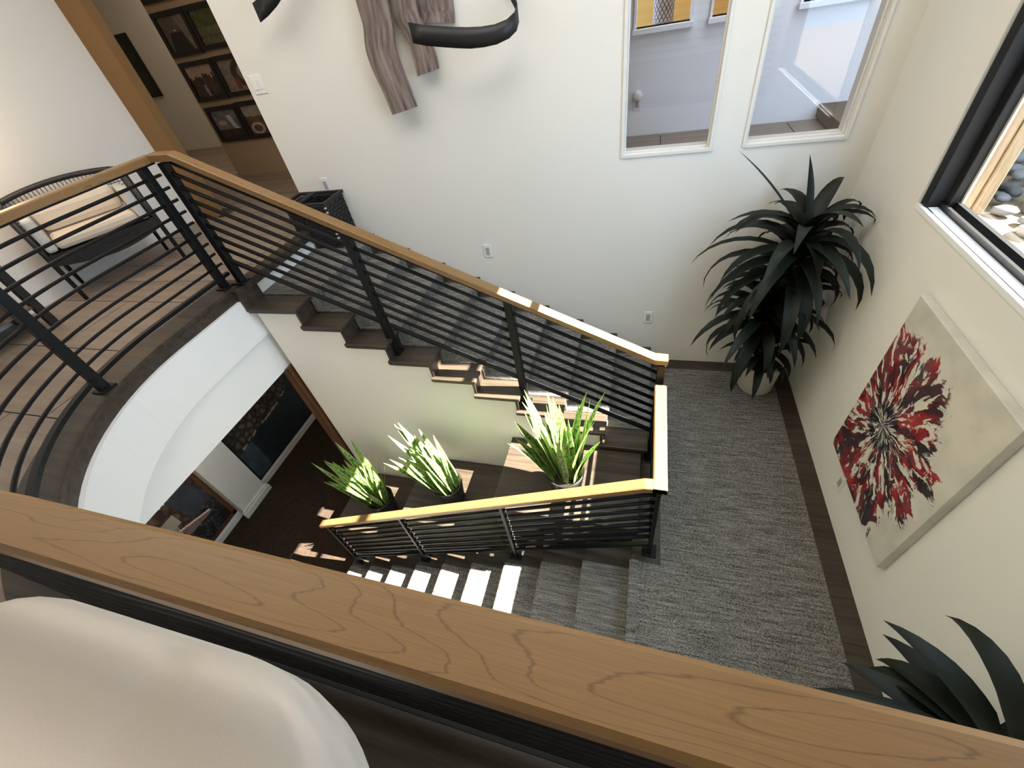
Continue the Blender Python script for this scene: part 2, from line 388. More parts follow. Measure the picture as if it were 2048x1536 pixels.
def tiles(xa, xb, ya, yb, y_origin, x_origin, cut=True, tx=1.13, ty=0.555):
    j0 = math.floor((ya - y_origin) / ty); j1 = math.ceil((yb - y_origin) / ty)
    for j in range(j0, j1):
        y0 = max(ya, y_origin + j * ty); y1 = min(yb, y_origin + (j + 1) * ty)
        if y1 - y0 < 0.02: continue
        off = x_origin + (0.37 * (j % 3)) * tx
        i0 = math.floor((xa - off) / tx); i1 = math.ceil((xb - off) / tx)
        for i in range(i0, i1):
            x0 = max(xa, off + i * tx); x1 = min(xb, off + (i + 1) * tx)
            if x1 - x0 > 0.02: tile(x0, x1, y0, y1, cut)
tiles(-4.64, -1.5, -1.0, 2.2, 0.795, -4.2)
tiles(-1.5, XW, -1.0, 0.02, 0.795, -4.2, cut=False)
tiles(-4.29, -2.95, 2.2, 4.95, 0.795, -4.2, cut=False)
tiles(-9.0, -4.79, 3.75, 6.87, 0.795, -4.2, cut=False)
tiles(-4.79, -4.29, 3.75, 4.95, 0.795, -4.2, cut=False)
tiles(-4.64, -4.29, 2.2, 3.5, 0.795, -4.2, cut=False)
tiles(-2.95, 3.2, 3.45, 5.05, 3.5, 0.40, cut=False)

# ---------------------------------------------------------------- landing
ld = thing('floor_landing', None, None, (0, 0, LZ), kind='structure')
obj('slab', B(0.118, XW, 0.0, YB, LZ - 0.2, LZ - 0.012), M_dwood, ld)
obj('carpet', MB().prism([(0.075, 0.0), (1.195, 0.0), (1.195, 3.17), (0.13, 3.17), (0.13, 2.25), (0.25, 2.25), (0.25, 1.25), (0.075, 1.25)], LZ - 0.012, LZ + 0.002), M_carpet, ld)
obj('wood_border', B(1.195, XW, 0.0, YB, LZ - 0.012, LZ), M_dwood, ld)
obj('wood_border', B(0.13, 1.195, 3.17, YB, LZ - 0.012, LZ), M_dwood, ld)
obj('wood_border', MB().prism([(0.09, 1.25), (0.25, 1.25), (0.25, 2.25), (0.09, 2.25)], LZ - 0.03, LZ + 0.001), M_dwood, ld, bevel=0.004)

# ---------------------------------------------------------------- upper flight
def carpet_step(x_nose, x_back, z, zr_low, y0, y1, sgn):
    """carpet over one tread and the riser below its nosing; sgn=+1 nosing faces +x"""
    mb = MB(); h = 0.007
    prof = [(x_back, z), (x_nose - sgn * 0.012, z), (x_nose, z - 0.008), (x_nose, z - 0.028), (x_nose - sgn * 0.022, z - 0.036), (x_nose - sgn * 0.022, zr_low)]
    outp = [(x_back, z + h), (x_nose - sgn * 0.008, z + h), (x_nose + sgn * h, z - 0.004), (x_nose + sgn * h, z - 0.032), (x_nose - sgn * 0.013, z - 0.042), (x_nose - sgn * 0.013, zr_low)]
    mb.prism(outp + prof[::-1], y0, y1, 'y'); return mb
us = thing('upper_stair_flight', 'upper straight stair flight along the back wall, grey carpet runner on dark wood treads', 'staircase', (-1.3, 2.7, -0.8))
xn = lambda k: -2.405 + 0.319 * (k - 1) if k else -2.85
for k in range(1, 11):
    # riser k below nosing k-1
    obj('riser', B(xn(k - 1) - 0.045, xn(k - 1) - 0.025, 2.075, YB - 0.001, -R_ * k, -R_ * (k - 1) - (0.03 if k > 1 else 0.05)), M_dwood, us)
for k in range(1, 10):
    z = -R_ * k
    obj('tread', B(xn(k - 1) - 0.05, xn(k), 2.05, YB, z - 0.03, z), M_dwood, us, bevel=0.006)
    obj('cove_moulding', B(xn(k - 1) - 0.05, xn(k) - 0.02, 2.062, 2.09, z - 0.045, z - 0.03), M_dwood, us)
    obj('carpet_runner', carpet_step(xn(k), xn(k - 1) - 0.018, z, -R_ * (k + 1) + 0.007, 2.25, 3.18, 1), M_carpet, us, smooth=False)
obj('end_panel', B(-2.90, -2.846, 2.052, 2.25, -R_ - 0.005, 0.0), M_dwood, us, bevel=0.003)
obj('pale_riser', B(xn(0) - 0.026, xn(0) - 0.02, 2.25, 3.18, -R_ + 0.008, -0.05), M_white, us, label='smooth pale riser at the top')

# ---------------------------------------------------------------- lower flight
ls = thing('lower_stair_flight', 'lower stair flight under the near handrail, sunlit carpet runner on dark treads', 'staircase', (-1.4, 0.7, -2.3))
xl = lambda k: 0.066 - 0.3175 * k
for k in range(0, 10):
    z = LZ - R_ * k
    if k: obj('tread', B(xl(k), xl(k - 1) + 0.05, 0.02, 1.42, z - 0.03, z), M_dwood, ls, bevel=0.006)
    else: obj('tread', B(xl(0), 0.118, 0.02, 1.42, z - 0.03, z), M_dwood, ls, bevel=0.006)
    obj('riser', B(xl(k) + 0.025, xl(k) + 0.045, 0.02, 1.40, z - R_, z - 0.03), M_dwood, ls)
    obj('carpet_runner', carpet_step(xl(k), xl(k - 1) + 0.018 if k else 0.115, z, z - R_ + 0.007, 0.2, 1.255, -1), M_carpet, ls)
st = [(xl(9) + 0.03, FZ), (0.118, FZ), (0.118, LZ - 0.03)]
for k in range(0, 10): st += [(xl(k) + 0.03, LZ - R_ * k - 0.03), (xl(k) + 0.03, LZ - R_ * (k + 1) - 0.03)]
obj('stringer_panel', MB().prism(st[:-1], 1.37, 1.40, 'y'), M_dwood, ls)

# ---------------------------------------------------------------- planter platforms in the stair well
for (x0, x1, zt, lab) in ((-0.95, 0.10, -1.44, 'highest dark wood planter platform, next to the landing'),
                          (-1.90, -0.95, -1.90, 'middle dark wood planter platform between the two stair flights'),
                          (-2.82, -1.90, -2.36, 'lowest dark wood planter platform nearest the lower door casing')):
    p = thing('planter_platform', lab, 'platform', (x0, 1.42, FZ), 'stepped planter platforms')
    obj('body', B(x0 + 0.012, x1, 1.425, 2.085, FZ, zt - 0.025), M_dwood, p)
    obj('top', B(x0, x1, 1.415, 2.088, zt - 0.025, zt), M_dwood, p, bevel=0.004)

# ---------------------------------------------------------------- railings
def off(path, dz): return [(x, y, z + dz) for x, y, z in path]
def plate(mb_parent, x, y, z, ax=0.045): return obj('base_plate', B(x - ax, x + ax, y - ax, y + ax, z, z + 0.012), M_metal, mb_parent, bevel=0.002)
def post(root, x, y, z0, z1, wx=0.02, wy=0.025, holder=True):
    p = obj('post', B(x - wx, x + wx, y - wy, y + wy, z0, z1), M_metal, root, bevel=0.003)
    if holder: plate(p, x, y, z0)
CAPW = 0.034
def cap_prof(w=CAPW, h=0.042): return [(-w, -h), (w, -h), (w, -0.006), (w - 0.006, 0), (-w + 0.006, 0), (-w, -0.006)]
def railing(root, path, bars, cap_name='handrail', bar_r=0.0095, bottom=True, collars=()):
    obj(cap_name, MB().sweep(path, cap_prof(), uv=True), M_maple, root)
    obj('top_rail', MB().sweep(off(path, -0.042), [(-0.02, -0.012), (0.02, -0.012), (0.02, 0), (-0.02, 0)]), M_metal, root)
    for dz in bars: obj('bar', MB().tube(off(path, dz), bar_r, 8), M_metal, root, smooth=True)
# gallery railing
gp = [(-2.95, 2.165), (-2.95, 1.85), (-2.95, 1.5)]
for i in range(1, 25): t_ = math.pi + i / 24 * math.pi / 2; gp.append((-1.5 + 1.45 * math.cos(t_), 1.5 + 1.415 * math.sin(t_)))
gp += [(-0.8, 0.088), (0.0, 0.077), (0.6, 0.066), (1.318, 0.062)]
gpath = [(x, y, 0.9) for x, y in gp]
gal = thing('gallery_railing', 'curved upper gallery railing with maple handrail, wide in the foreground', 'railing', (-2.95, 1.0, 0))
railing(gal, gpath, [-0.9 + 0.09 + 0.077 * k for k in range(1, 10)])
obj('bottom_rail', MB().sweep(off(gpath, -0.81), [(-0.016, -0.012), (0.016, -0.012), (0.016, 0.012), (-0.016, 0.012)]), M_metal, gal)
for (x, y) in ((-2.962, 2.085), (-2.87, 1.02), (-1.95, 0.155), (0.95, 0.066)): post(gal, x, y, 0.012, 0.846, 0.025, 0.025)
# upper stair railing
YR = 2.165
sl = (-0.535 - 0.895) / (0.13 + 2.741)
zc = lambda x: 0.895 + sl * (x + 2.741)
up = [(-2.925, YR, 0.905), (-2.75, YR, 0.898), (0.13, YR, zc(0.13)), (0.21, YR, zc(0.13) - 0.005)]
ur = thing('upper_stair_railing', 'sloping railing of the upper flight, maple cap over black horizontal bars', 'railing', (-1.3, YR, -0.6))
obj('handrail', MB().sweep(up, cap_prof(0.036), uv=True), M_maple, ur)
s2 = [(-2.875, YR, zc(-2.875) - 0.03), (0.18, YR, zc(0.18))]
obj('top_rail', MB().sweep(off(s2, -0.042), [(-0.02, -0.012), (0.02, -0.012), (0.02, 0), (-0.02, 0)]), M_metal, ur)
for k in range(1, 8): obj('bar', MB().tube(off(s2, -0.05 - 0.083 * k), 0.013, 8), M_metal, ur, smooth=True)
obj('bottom_rail', MB().sweep(off(s2, -0.73), [(-0.014, -0.012), (0.014, -0.012), (0.014, 0.012), (-0.014, 0.012)]), M_metal, ur)
for (x, z0) in ((-2.868, 0.0128), (-1.785, -R_ * 4), (-0.80, -R_ * 7), (0.175, LZ)): post(ur, x, YR, z0, min(0.85, zc(x) - 0.042), 0.026, 0.024)
# level railing round the landing edge and lower stair railing
ZL = -0.73; YL = 1.335; XL = 0.18
sl2 = (-0.905 + 2.10) / (-0.254 + 2.75)
zl = lambda x: -0.905 + sl2 * (x + 0.254)
lr = thing('lower_stair_railing', 'lower stair railing with sunlit maple cap, turning along the landing edge', 'railing', (-1.3, YL, -2.3))
obj('handrail', MB().sweep([(XL, 2.10, ZL), (XL, YL - 0.034, ZL)], [(a * 1.1, b) for a, b in cap_prof()], uv=True), M_maple, lr, label='level handrail along the landing edge')
obj('handrail', MB().sweep([(XL - 0.035, YL, ZL - 0.002), (0.10, YL, zl(0.10)), (-2.79, YL, zl(-2.79))], cap_prof(), uv=True), M_maple, lr)
obj('handrail', MB().sweep([(XL + 0.0374, YL, ZL - .0005), (XL - 0.036, YL, ZL - .0005)], cap_prof(), uv=True), M_maple, lr)
s3 = [(XL, YL, zl(XL)), (-2.76, YL, zl(-2.76))]
obj('top_rail', MB().sweep(off(s3, -0.042), [(-0.02, -0.012), (0.02, -0.012), (0.02, 0), (-0.02, 0)]), M_metal, lr)
for k in range(1, 8): obj('bar', MB().tube(off(s3, -0.05 - 0.083 * k), 0.013, 8), M_metal, lr, smooth=True)
obj('bottom_rail', MB().sweep(off(s3, -0.73), [(-0.014, -0.012), (0.014, -0.012), (0.014, 0.012), (-0.014, 0.012)]), M_metal, lr)
lv = [(XL, YL + 0.02, ZL), (XL, 2.14, ZL)]
obj('top_rail', MB().sweep(off(lv, -0.042), [(-0.02, -0.012), (0.02, -0.012), (0.02, 0), (-0.02, 0)]), M_metal, lr)
for k in range(1, 8): obj('bar', MB().tube(off(lv, -0.05 - 0.087 * k), 0.013, 8), M_metal, lr, smooth=True)
for (x, z0) in ((XL, LZ), (-0.81, LZ - 3 * R_), (-1.765, LZ - 6 * R_), (-2.715, LZ - 9 * R_)):
    p = obj('post', B(x - 0.012, x + 0.012, YL - 0.026, YL + 0.026, z0, zl(x) - 0.042 if x < 0 else ZL - 0.042), M_metal, lr, bevel=0.002)
    plate(p, x, YL, z0)
    if x < 0:
        for k in range(1, 8):
            xc = x + 0.028; zcn = zl(xc) - 0.05 - 0.083 * k
            obj('collar', MB().tube([(xc - 0.006, YL, zcn - 0.003), (xc + 0.006, YL, zcn + 0.003)], 0.013, 8), M_collar, p)
plate(obj('post', B(XL - 0.02, XL + 0.02, 2.07, 2.11, LZ, ZL - 0.042), M_metal, lr, bevel=0.002), XL, 2.09, LZ)

# ---------------------------------------------------------------- windows
w1 = thing('window_1', 'large black framed window in the right wall', None, (XW, 1.4, 0.216), kind='structure')
y0, y1, z0, z1 = WIN
obj('sill', B(XW - 0.004, XW + 0.15, y0, y1, z0 - 0.02, z0 + 0.004), M_white, w1)
xa, xb = XW + 0.012, XW + 0.118
obj('frame_jamb', B(xa, XW + 0.15, y1 - 0.06, y1 - 0.002, z0, z1), M_frame, w1, bevel=0.003)
obj('frame_jamb', B(xa, XW + 0.15, y0 + 0.002, y0 + 0.06, z0, z1), M_frame, w1, bevel=0.003)
obj('frame_head', B(xa, XW + 0.15, y0 + 0.06, y1 - 0.06, z1 - 0.06, z1), M_frame, w1, bevel=0.003)
obj('sash_stile', B(XW + 0.075, XW + 0.118, y1 - 0.11, y1 - 0.058, z0, z1 - 0.06), M_frame, w1, bevel=0.004)
obj('track', B(XW + 0.062, XW + 0.076, y0 + 0.06, y1 - 0.06, z0, z0 + 0.03), M_frame, w1)
obj('sash_rail', B(XW + 0.098, XW + 0.118, y0 + 0.06, y1 - 0.06, z0, z0 + 0.045), M_frame, w1)
obj('muntin', B(XW + 0.09, XW + 0.118, y0 + 0.06, y1 - 0.06, 2.0, 2.06), M_frame, w1)
obj('track', B(XW + 0.016, XW + 0.020, y0 + 0.06, y1 - 0.06, z0, z0 + 0.006), M_frame, w1)
obj('glazing_bead', B(XW + 0.112, XW + 0.122, y1 - 0.125, y1 - 0.112, z0 + 0.04, z1 - 0.06), mat('pale_glazing_bead', (0.55, 0.48, 0.36), 0.5), w1, label='pale glazing bead')
obj('pane', B(XW + 0.106, XW + 0.110, y0 + 0.06, y1 - 0.06, z0 + 0.04, z1 - 0.06), M_glass, w1)
for n_, (a0, a1, b0) in ((2, (-0.165, 0.385, 0.34)), (3, (0.605, 1.155, 0.345))):
    w = thing('window_%d' % n_, None, None, (a0, YB, b0), kind='structure')
    tag(w, 'left tall interior window in the back wall' if n_ == 2 else 'right tall interior window in the back wall, by the corner')
    b1 = 2.0
    for nm, bx in (('casing', (a0 - 0.02, a0, YB - 0.012, YB, b0 - 0.02, b1)), ('casing', (a1, a1 + 0.02, YB - 0.012, YB, b0 - 0.02, b1)), ('casing', (a0, a1, YB - 0.012, YB, b0 - 0.022, b0)),
                   ('stop', (a0, a0 + 0.012, YB + 0.03, YB + 0.05, b0, b1)), ('stop', (a1 - 0.012, a1, YB + 0.03, YB + 0.05, b0, b1)), ('stop', (a0 + 0.012, a1 - 0.012, YB + 0.03, YB + 0.05, b0, b0 + 0.012))):
        obj(nm, B(*bx), M_trimw, w, bevel=0.003)
    obj('pane', B(a0 + 0.012, a1 - 0.012, YB + 0.037, YB + 0.042, b0 + 0.012, b1), M_iglass, w)
for n_, (a0, a1) in ((4, (-0.18, 0.275)), (5, (0.45, 0.90)), (6, (1.13, 1.6))):
    w = thing('window_%d' % n_, None, None, (a0, 5.05, 0.86), kind='structure')
    obj('sill', B(a0 - 0.03, a1 + 0.03, 4.99, 5.2, 0.82, 0.86), M_white, w, bevel=0.004)
    obj('casing', B(a0 - 0.02, a0, 5.03, 5.05, 0.86, 2.0), M_white, w); obj('casing', B(a1, a1 + 0.02, 5.03, 5.05, 0.86, 2.0), M_white, w)
struct('wall_amber_room', MB().box(-0.6, 1.9, 5.9, 6.0, 0.2, 2.6), M_ambwall); struct('floor_amber_room', B(-0.6, 1.9, 5.2, 5.9, 0.1, 0.2), M_ambwall)
light('amber_room_lamp', 'POINT', (0.35, 5.5, 1.9), 13, (1.0, 0.72, 0.36), 0.1)

# ---------------------------------------------------------------- outside the window
struct('floor_outside', B(XW + 0.15, 6.0, -3.0, 6.0, 0.02, 0.12), M_ground)
struct('wall_garden_shade', B(2.75, 2.95, 2.73, 6.0, 0.12, 2.7), M_stucco)  # wall made tall and placed to keep the pebbles shaded from the sun
p = thing('timber_post', 'tan timber post outside the right window', 'post', (1.72, 2.8, 0.12))
obj('shaft', B(1.49, 1.60, 2.63, 2.95, 0.12, 2.9), M_stucco, p, bevel=0.01)
obj('corner_board', B(1.602, 1.65, 2.615, 2.70, 0.12, 2.9), M_stucco, p, bevel=0.006)
pebs = []
def pebble(r):
    mb = MB(); n = 8; prof = [(0.35 * r, -0.5 * r), (0.85 * r, -0.3 * r), (r, 0), (0.8 * r, 0.32 * r), (0.35 * r, 0.5 * r)]
    mb.lathe([(a * 1.0, z * 0.9) for a, z in prof], 0, 0, 10)
    mb.v = [(x * random.uniform(.88, 1.12), y * 0.75 * random.uniform(.88, 1.12), z) for x, y, z in mb.v]; return mb
protos = []
for mi in range(3):
    o = obj('pebble', pebble(0.05), M_peb[mi], smooth=True); protos.append(o)
cnt = 0
for i in range(9):
    for j in range(9):
        x = 1.72 + i * 0.115 + random.uniform(-.02, .02) + (j % 2) * .04; y = 2.36 + j * 0.112 + random.uniform(-.02, .02)
        if y - 2.34 > 1.0: continue
        mi = random.choice((0, 0, 1, 2)); src = protos[mi]
        o = src if 'label' not in src else src.copy()
        if o is not src: COL.objects.link(o)
        o.location = (x, y, 0.142 + random.uniform(0, 0.02)); o.rotation_euler = (random.uniform(-.3, .3), random.uniform(-.3, .3), random.uniform(0, 6.28)); s_ = random.uniform(0.75, 1.25); o.scale = (s_, s_, s_)
        tag(o, 'smooth rounded garden stone on the ground outside the right window', 'stone', 'pebbles outside the window')

# ---------------------------------------------------------------- outlets, switch
def outlet(label, x, z, y=YB, name='wall_outlet', w=0.037, h=0.06, switch=False, cat='outlet'):
    t_ = thing(name, label, cat, (x, y, z))
    obj('plate', B(x - w, x + w, y - 0.007, y, z - h, z + h), M_plastic, t_, bevel=0.003)
    if switch:
        for dx in (-0.024, 0.024): obj('rocker', B(x + dx - 0.014, x + dx + 0.014, y - 0.012, y - 0.006, z - 0.032, z + 0.032), M_plastic, t_, bevel=0.002)
    else: obj('receptacle', B(x - 0.017, x + 0.017, y - 0.010, y - 0.006, z - 0.034, z + 0.034), M_slot, t_, bevel=0.003)
outlet('white outlet just above the black woven basket', -2.70, 0.298)
outlet('white outlet halfway down the upper stairs on the back wall', -1.319, -0.358)
outlet('white outlet low on the back wall near the landing', 0.096, -1.039)
outlet('white double rocker switch beside the hall opening', -2.915, 1.055, name='light_switch', w=0.058, switch=True, cat='switch')
outlet('white outlet in the corridor holding a round night light', -0.14, 0.285, 5.05)
nl = thing('night_light', 'round white night light plugged in behind the left interior window', 'night light', (-0.14, 5.03, 0.33))
obj('body', MB().lathe([(0.03, 0), (0.045, 0.008), (0.045, 0.03), (0.02, 0.045)], 0, 0, 20), M_plastic, None, smooth=True)
b_ = bpy.data.objects[[o.name for o in COL.objects if o.name.startswith('body')][-1]]
b_ = COL.objects[-1]; b_.parent = nl; b_.rotation_euler = (math.pi / 2, 0, 0); b_.location = (0, 0.0, 0.03)
t_ = thing('wall_outlet', 'white outlet on the right wall below the red painting', 'outlet', (XW, 1.874, -1.275))
obj('plate', B(XW - 0.007, XW, 1.837, 1.911, -1.335, -1.215), M_plastic, t_, bevel=0.003)
obj('receptacle', B(XW - 0.010, XW - 0.006, 1.857, 1.891, -1.309, -1.241), M_slot, t_, bevel=0.003)

# ---------------------------------------------------------------- abstract painting
def painting_mat():
    M = mat('abstract_burst_paint', (0.8, 0.77, 0.68), 0.45); t = NT(M)
    tc = t.add('ShaderNodeTexCoord'); sp = t.add('ShaderNodeSeparateXYZ'); t.lk(tc.outputs['Object'], sp.inputs[0])
    y = sp.outputs[1]; z = sp.outputs[2]           # object origin sits at the burst centre
    wn = t.noise(tc.outputs['Object'], 5.0, 4, 0.6); wn2 = t.noise(t.coord('Object', (1, 1, 1), (1, 2, 3)), 5.0, 4, 0.6)
    y = t.math('ADD', y, t.math('MULTIPLY', t.math('SUBTRACT', wn, 0.5), 0.10)); z = t.math('ADD', z, t.math('MULTIPLY', t.math('SUBTRACT', wn2, 0.5), 0.10))
    r = t.math('SQRT', t.math('ADD', t.math('MULTIPLY', y, y), t.math('MULTIPLY', z, z)))
    rr = t.math('MAXIMUM', r, 0.001); cy = t.math('DIVIDE', y, rr); cz = t.math('DIVIDE', z, rr)
    def polar(k, kr, off, detail=4, dist=0.4, rough=0.6):
        cb = t.add('ShaderNodeCombineXYZ')
        t.lk(t.math('MULTIPLY', cy, k), cb.inputs[0]); t.lk(t.math('MULTIPLY', cz, k), cb.inputs[1]); t.lk(t.math('ADD', t.math('MULTIPLY', r, kr), off), cb.inputs[2])
        return t.noise(cb.outputs[0], 1.0, detail, rough, dist)
    a = polar(3.2, 4.0, 0.0); b = polar(6.5, 8.0, 5.0, 5, 0.8); c = polar(2.4, 5.0, 11.0, 3); d = polar(9.0, 13.0, 17.0, 4, 1.0)
    col = t.ramp(a, [(0.34, (0.012, 0.010, 0.012)), (0.44, (0.06, 0.012, 0.016)), (0.50, (0.24, 0.012, 0.020)), (0.58, (0.42, 0.035, 0.040)), (0.68, (0.10, 0.10, 0.10))])
    dark = t.ramp(c, [(0.45, (0, 0, 0)), (0.56, (1, 1, 1))])
    col = t.mix(t.math('MULTIPLY', dark, 0.55), col, (0.045, 0.042, 0.046))
    vein = t.ramp(b, [(0.52, (0, 0, 0)), (0.56, (1, 1, 1))])
    cream = (0.70, 0.665, 0.57)
    col = t.mix(vein, col, cream)
    # petals end at a radius that changes with direction
    lim = t.math('ADD', t.math('MULTIPLY', cy, 0.15), t.math('MULTIPLY', cz, -0.09))
    lim = t.math('ADD', lim, t.math('MULTIPLY', polar(3.0, 0.3, 30.0, 4, 0.3), 0.62)); lim = t.math('ADD', lim, 0.265)
    lim = t.math('ADD', lim, t.math('MULTIPLY', t.math('SUBTRACT', d, 0.5), 0.20))
    outm = t.ramp(t.math('ADD', t.math('SUBTRACT', r, lim), 0.5), [(0.495, (0, 0, 0)), (0.51, (1, 1, 1))])
    ground = t.mix(t.ramp(t.noise(tc.outputs['Object'], 6, 5), [(0.4, (0, 0, 0)), (0.7, (1, 1, 1))]), cream, (0.55, 0.53, 0.46))
    col = t.mix(outm, col, ground)
    core = t.ramp(t.math('ADD', r, t.math('MULTIPLY', t.math('SUBTRACT', d, 0.5), 0.15)), [(0.115, (1, 1, 1)), (0.14, (0, 0, 0))])
    corec = t.ramp(d, [(0.46, (0.010, 0.009, 0.011)), (0.53, (0.05, 0.045, 0.05)), (0.56, (0.66, 0.63, 0.55))])
    col = t.mix(core, col, corec)
    t.color(col); t.bump(b, 0.15, 0.002); return M
cv = thing('abstract_painting', 'large canvas with a red, black and cream burst on the right wall', 'painting', (XW, 1.80, -0.64))
ORG[cv.name] = (XW, 1.80, -0.64)
obj('canvas', B(XW - 0.042, XW - 0.001, 1.262, 2.092, -1.135, -0.022), painting_mat(), cv, bevel=0.003)

# ---------------------------------------------------------------- flat prints (vertex coloured pictures)
import numpy as np
def vnoise(x, y, seed=0):
    def h(i, j): 
        v = np.sin(i * 127.1 + j * 311.7 + seed * 74.7) * 43758.5453; return v - np.floor(v)
    xi = np.floor(x); yi = np.floor(y); fx = x - xi; fy = y - yi; fx = fx * fx * (3 - 2 * fx); fy = fy * fy * (3 - 2 * fy)
    return (h(xi, yi) * (1 - fx) + h(xi + 1, yi) * fx) * (1 - fy) + (h(xi, yi + 1) * (1 - fx) + h(xi + 1, yi + 1) * fx) * fy
def fbm(x, y, seed=0, n=4): return sum(vnoise(x * 2 ** k, y * 2 ** k, seed + k) / 2 ** (k + 1) for k in range(n))
def lerp(a, b, f): return np.asarray(a) * (1 - f[..., None]) + np.asarray(b) * f[..., None]
def cells(x, y, seed):
    best = np.full(x.shape, 9.0); sec = np.full(x.shape, 9.0); idv = np.zeros(x.shape)
    xi = np.floor(x); yi = np.floor(y)
    for dx in (-1, 0, 1):
        for dy in (-1, 0, 1):
            i = xi + dx; j = yi + dy
            a = np.sin(i * 127.1 + j * 311.7 + seed) * 43758.5453; a -= np.floor(a); b = np.sin(i * 269.5 + j * 183.3 + seed) * 43758.5453; b -= np.floor(b)
            d = np.hypot(i + a - x, j + b - y); near = d < best
            sec = np.where(near, best, np.minimum(sec, d)); idv = np.where(near, a, idv); best = np.where(near, d, best)
    return best, sec, idv
def print_mesh(name, fn, place, nu, nv, parent, gain=1.0):
    """fn(u,v)->rgb over u right, v up; place(u,v)->xyz"""
    u, v = np.meshgrid((np.arange(nu) + .5) / nu, (np.arange(nv) + .5) / nv); rgb = np.clip(fn(u, v) * gain, 0, 1)
    mb = MB(); W_ = nu + 1
    for j in range(nv + 1):
        for i in range(nu + 1): mb.v.append(place(i / nu, j / nv))
    for j in range(nv):
        for i in range(nu): a = j * W_ + i; mb.f.append((a, a + 1, a + W_ + 1, a + W_))
    o = obj(name, mb, M_print, parent)
    ca = o.data.color_attributes.new('print', 'FLOAT_COLOR', 'CORNER')
    cols = np.ones((nu * nv, 4, 4), dtype=np.float32); cols[:, :, :3] = rgb.reshape(-1, 1, 3)
    ca.data.foreach_set('color', cols.ravel()); return o
def pic_alley(u, v):
    n = fbm(u * 9, v * 9, 1); c = lerp((.05, .035, .025), (.16, .12, .09), n)
    path = (np.abs(u - .45) < .10 + .28 * (1 - v)) & (v < .55); c[path] = lerp((.012, .009, .008), (.03, .022, .018), n)[path]
    wall = u > .58 + .3 * (1 - v); c[wall] = lerp((.10, .085, .07), (.24, .2, .16), n)[wall]
    c[(np.abs(u - .45) < .05) & (np.abs(v - .60) < .025)] = (.4, .36, .3); return c
def pic_garden(u, v):
    n = fbm(u * 12, v * 12, 5); c = lerp((.015, .02, .008), (.10, .11, .04), n); g = v < .5
    c[g] = lerp((.05, .05, .02), (.17, .16, .08), n)[g]; f = (v < .28) & (v > .18) & ((u * 14) % 1 < .3); c[f] = (.03, .025, .02); return c
def pic_skyline(u, v):
    n = fbm(u * 10, v * 10, 9); c = lerp((.30, .21, .15), (.46, .34, .26), fbm(u * 14, v * 14, 3)); hgt = .45 + .25 * vnoise(np.floor(u * 14), u * 0, 4) + .1 * u
    b = v < hgt; c[b] = lerp((.012, .008, .006), (.09, .06, .045), n)[b]; p = (np.abs(u - .42 - .1 * (0.4 - v)) < .05) & (v < .38); c[p] = lerp((.12, .12, .14), (.3, .29, .3), n)[p]; return c
def pic_arch(u, v):
    n = fbm(u * 10, v * 10, 13); c = lerp((.14, .10, .07), (.30, .24, .18), n); d = np.hypot((u - .95) * .8, v - .55)
    c[(d < .48) & (d > .3)] = (.045, .03, .02); a = (np.hypot((u - .85) * 1.2, v - .62) < .16) | ((np.abs(u - .85) < .12) & (v < .62) & (v > .3)); c[a] = lerp((.25, .24, .2), (.6, .56, .48), n)[a]
    f = (np.abs(u - .45) < .09) & (v < .42) & (v > .06); c[f] = (.16, .05, .03); return c
def pic_waterfall(u, v):
    n = fbm(u * 7, v * 7, 21); c = lerp((.05, .05, .06), (.26, .24, .24), n); w = (np.abs(u - .72 + .25 * (v - .5)) < .07 + .05 * n) & (v > .28) & (v < .8); c[w] = lerp((.3, .28, .24), (.62, .58, .5), n)[w]
    w = (np.hypot((u - .3), (v - .55) * 1.8) < .16); c[w] = lerp((.3, .24, .2), (.45, .38, .33), n)[w]
    g = v < .30; c[g] = lerp((.012, .01, .008), (.06, .04, .03), n)[g]; return c
def pic_valley(u, v):
    n = fbm(u * 8, v * 8, 31); c = lerp((.03, .018, .012), (.20, .10, .06), n); s = v > .72 - .2 * (u - .3) ** 2 - .15 * n; c[s] = lerp((.20, .17, .12), (.36, .31, .23), n)[s]
    r = (np.abs(np.hypot(u - .35, (v - .2) * 1.3) - .22) < .05); c[r] = lerp((.3, .2, .16), (.55, .42, .36), n)[r]; return c
def pic_dark(u, v): return lerp((.006, .008, .006), (.05, .05, .035), fbm(u * 6, v * 12, 41))
def picture(label, fn, x0, x1, z0, z1, y=4.95, group='framed pictures on the hall wall'):
    t_ = thing('framed_picture', label, 'picture', (x0, y, z0), group); f = 0.045
    for bx in ((x0, x1, z1 - f, z1), (x0, x1, z0, z0 + f), (x0, x0 + f, z0 + f, z1 - f), (x1 - f, x1, z0 + f, z1 - f)): obj('frame_bar', B(bx[0], bx[1], y - 0.03, y, bx[2], bx[3]), M_pframe, t_)
    print_mesh('picture', fn, lambda u, v: (x0 + f + (x1 - x0 - 2 * f) * u, y - 0.012, z0 + f + (z1 - z0 - 2 * f) * v), 44, 40, t_)
picture('dark alley picture, upper left of the hall grid', pic_alley, -5.335, -4.87, 1.285, 1.675)
picture('green garden picture, upper right of the hall grid', pic_garden, -4.86, -4.39, 1.295, 1.675)
picture('skyline silhouette picture under a tan sky, middle left of the hall grid', pic_skyline, -5.325, -4.84, 0.85, 1.235)
picture('picture of a pale arched doorway, middle right of the hall grid', pic_arch, -4.83, -4.37, 0.855, 1.238)
picture('grey waterfall picture, lower left of the hall grid', pic_waterfall, -5.31, -4.835, 0.41, 0.79)
picture('reddish valley picture, lower right of the hall grid', pic_valley, -4.825, -4.36, 0.41, 0.80)
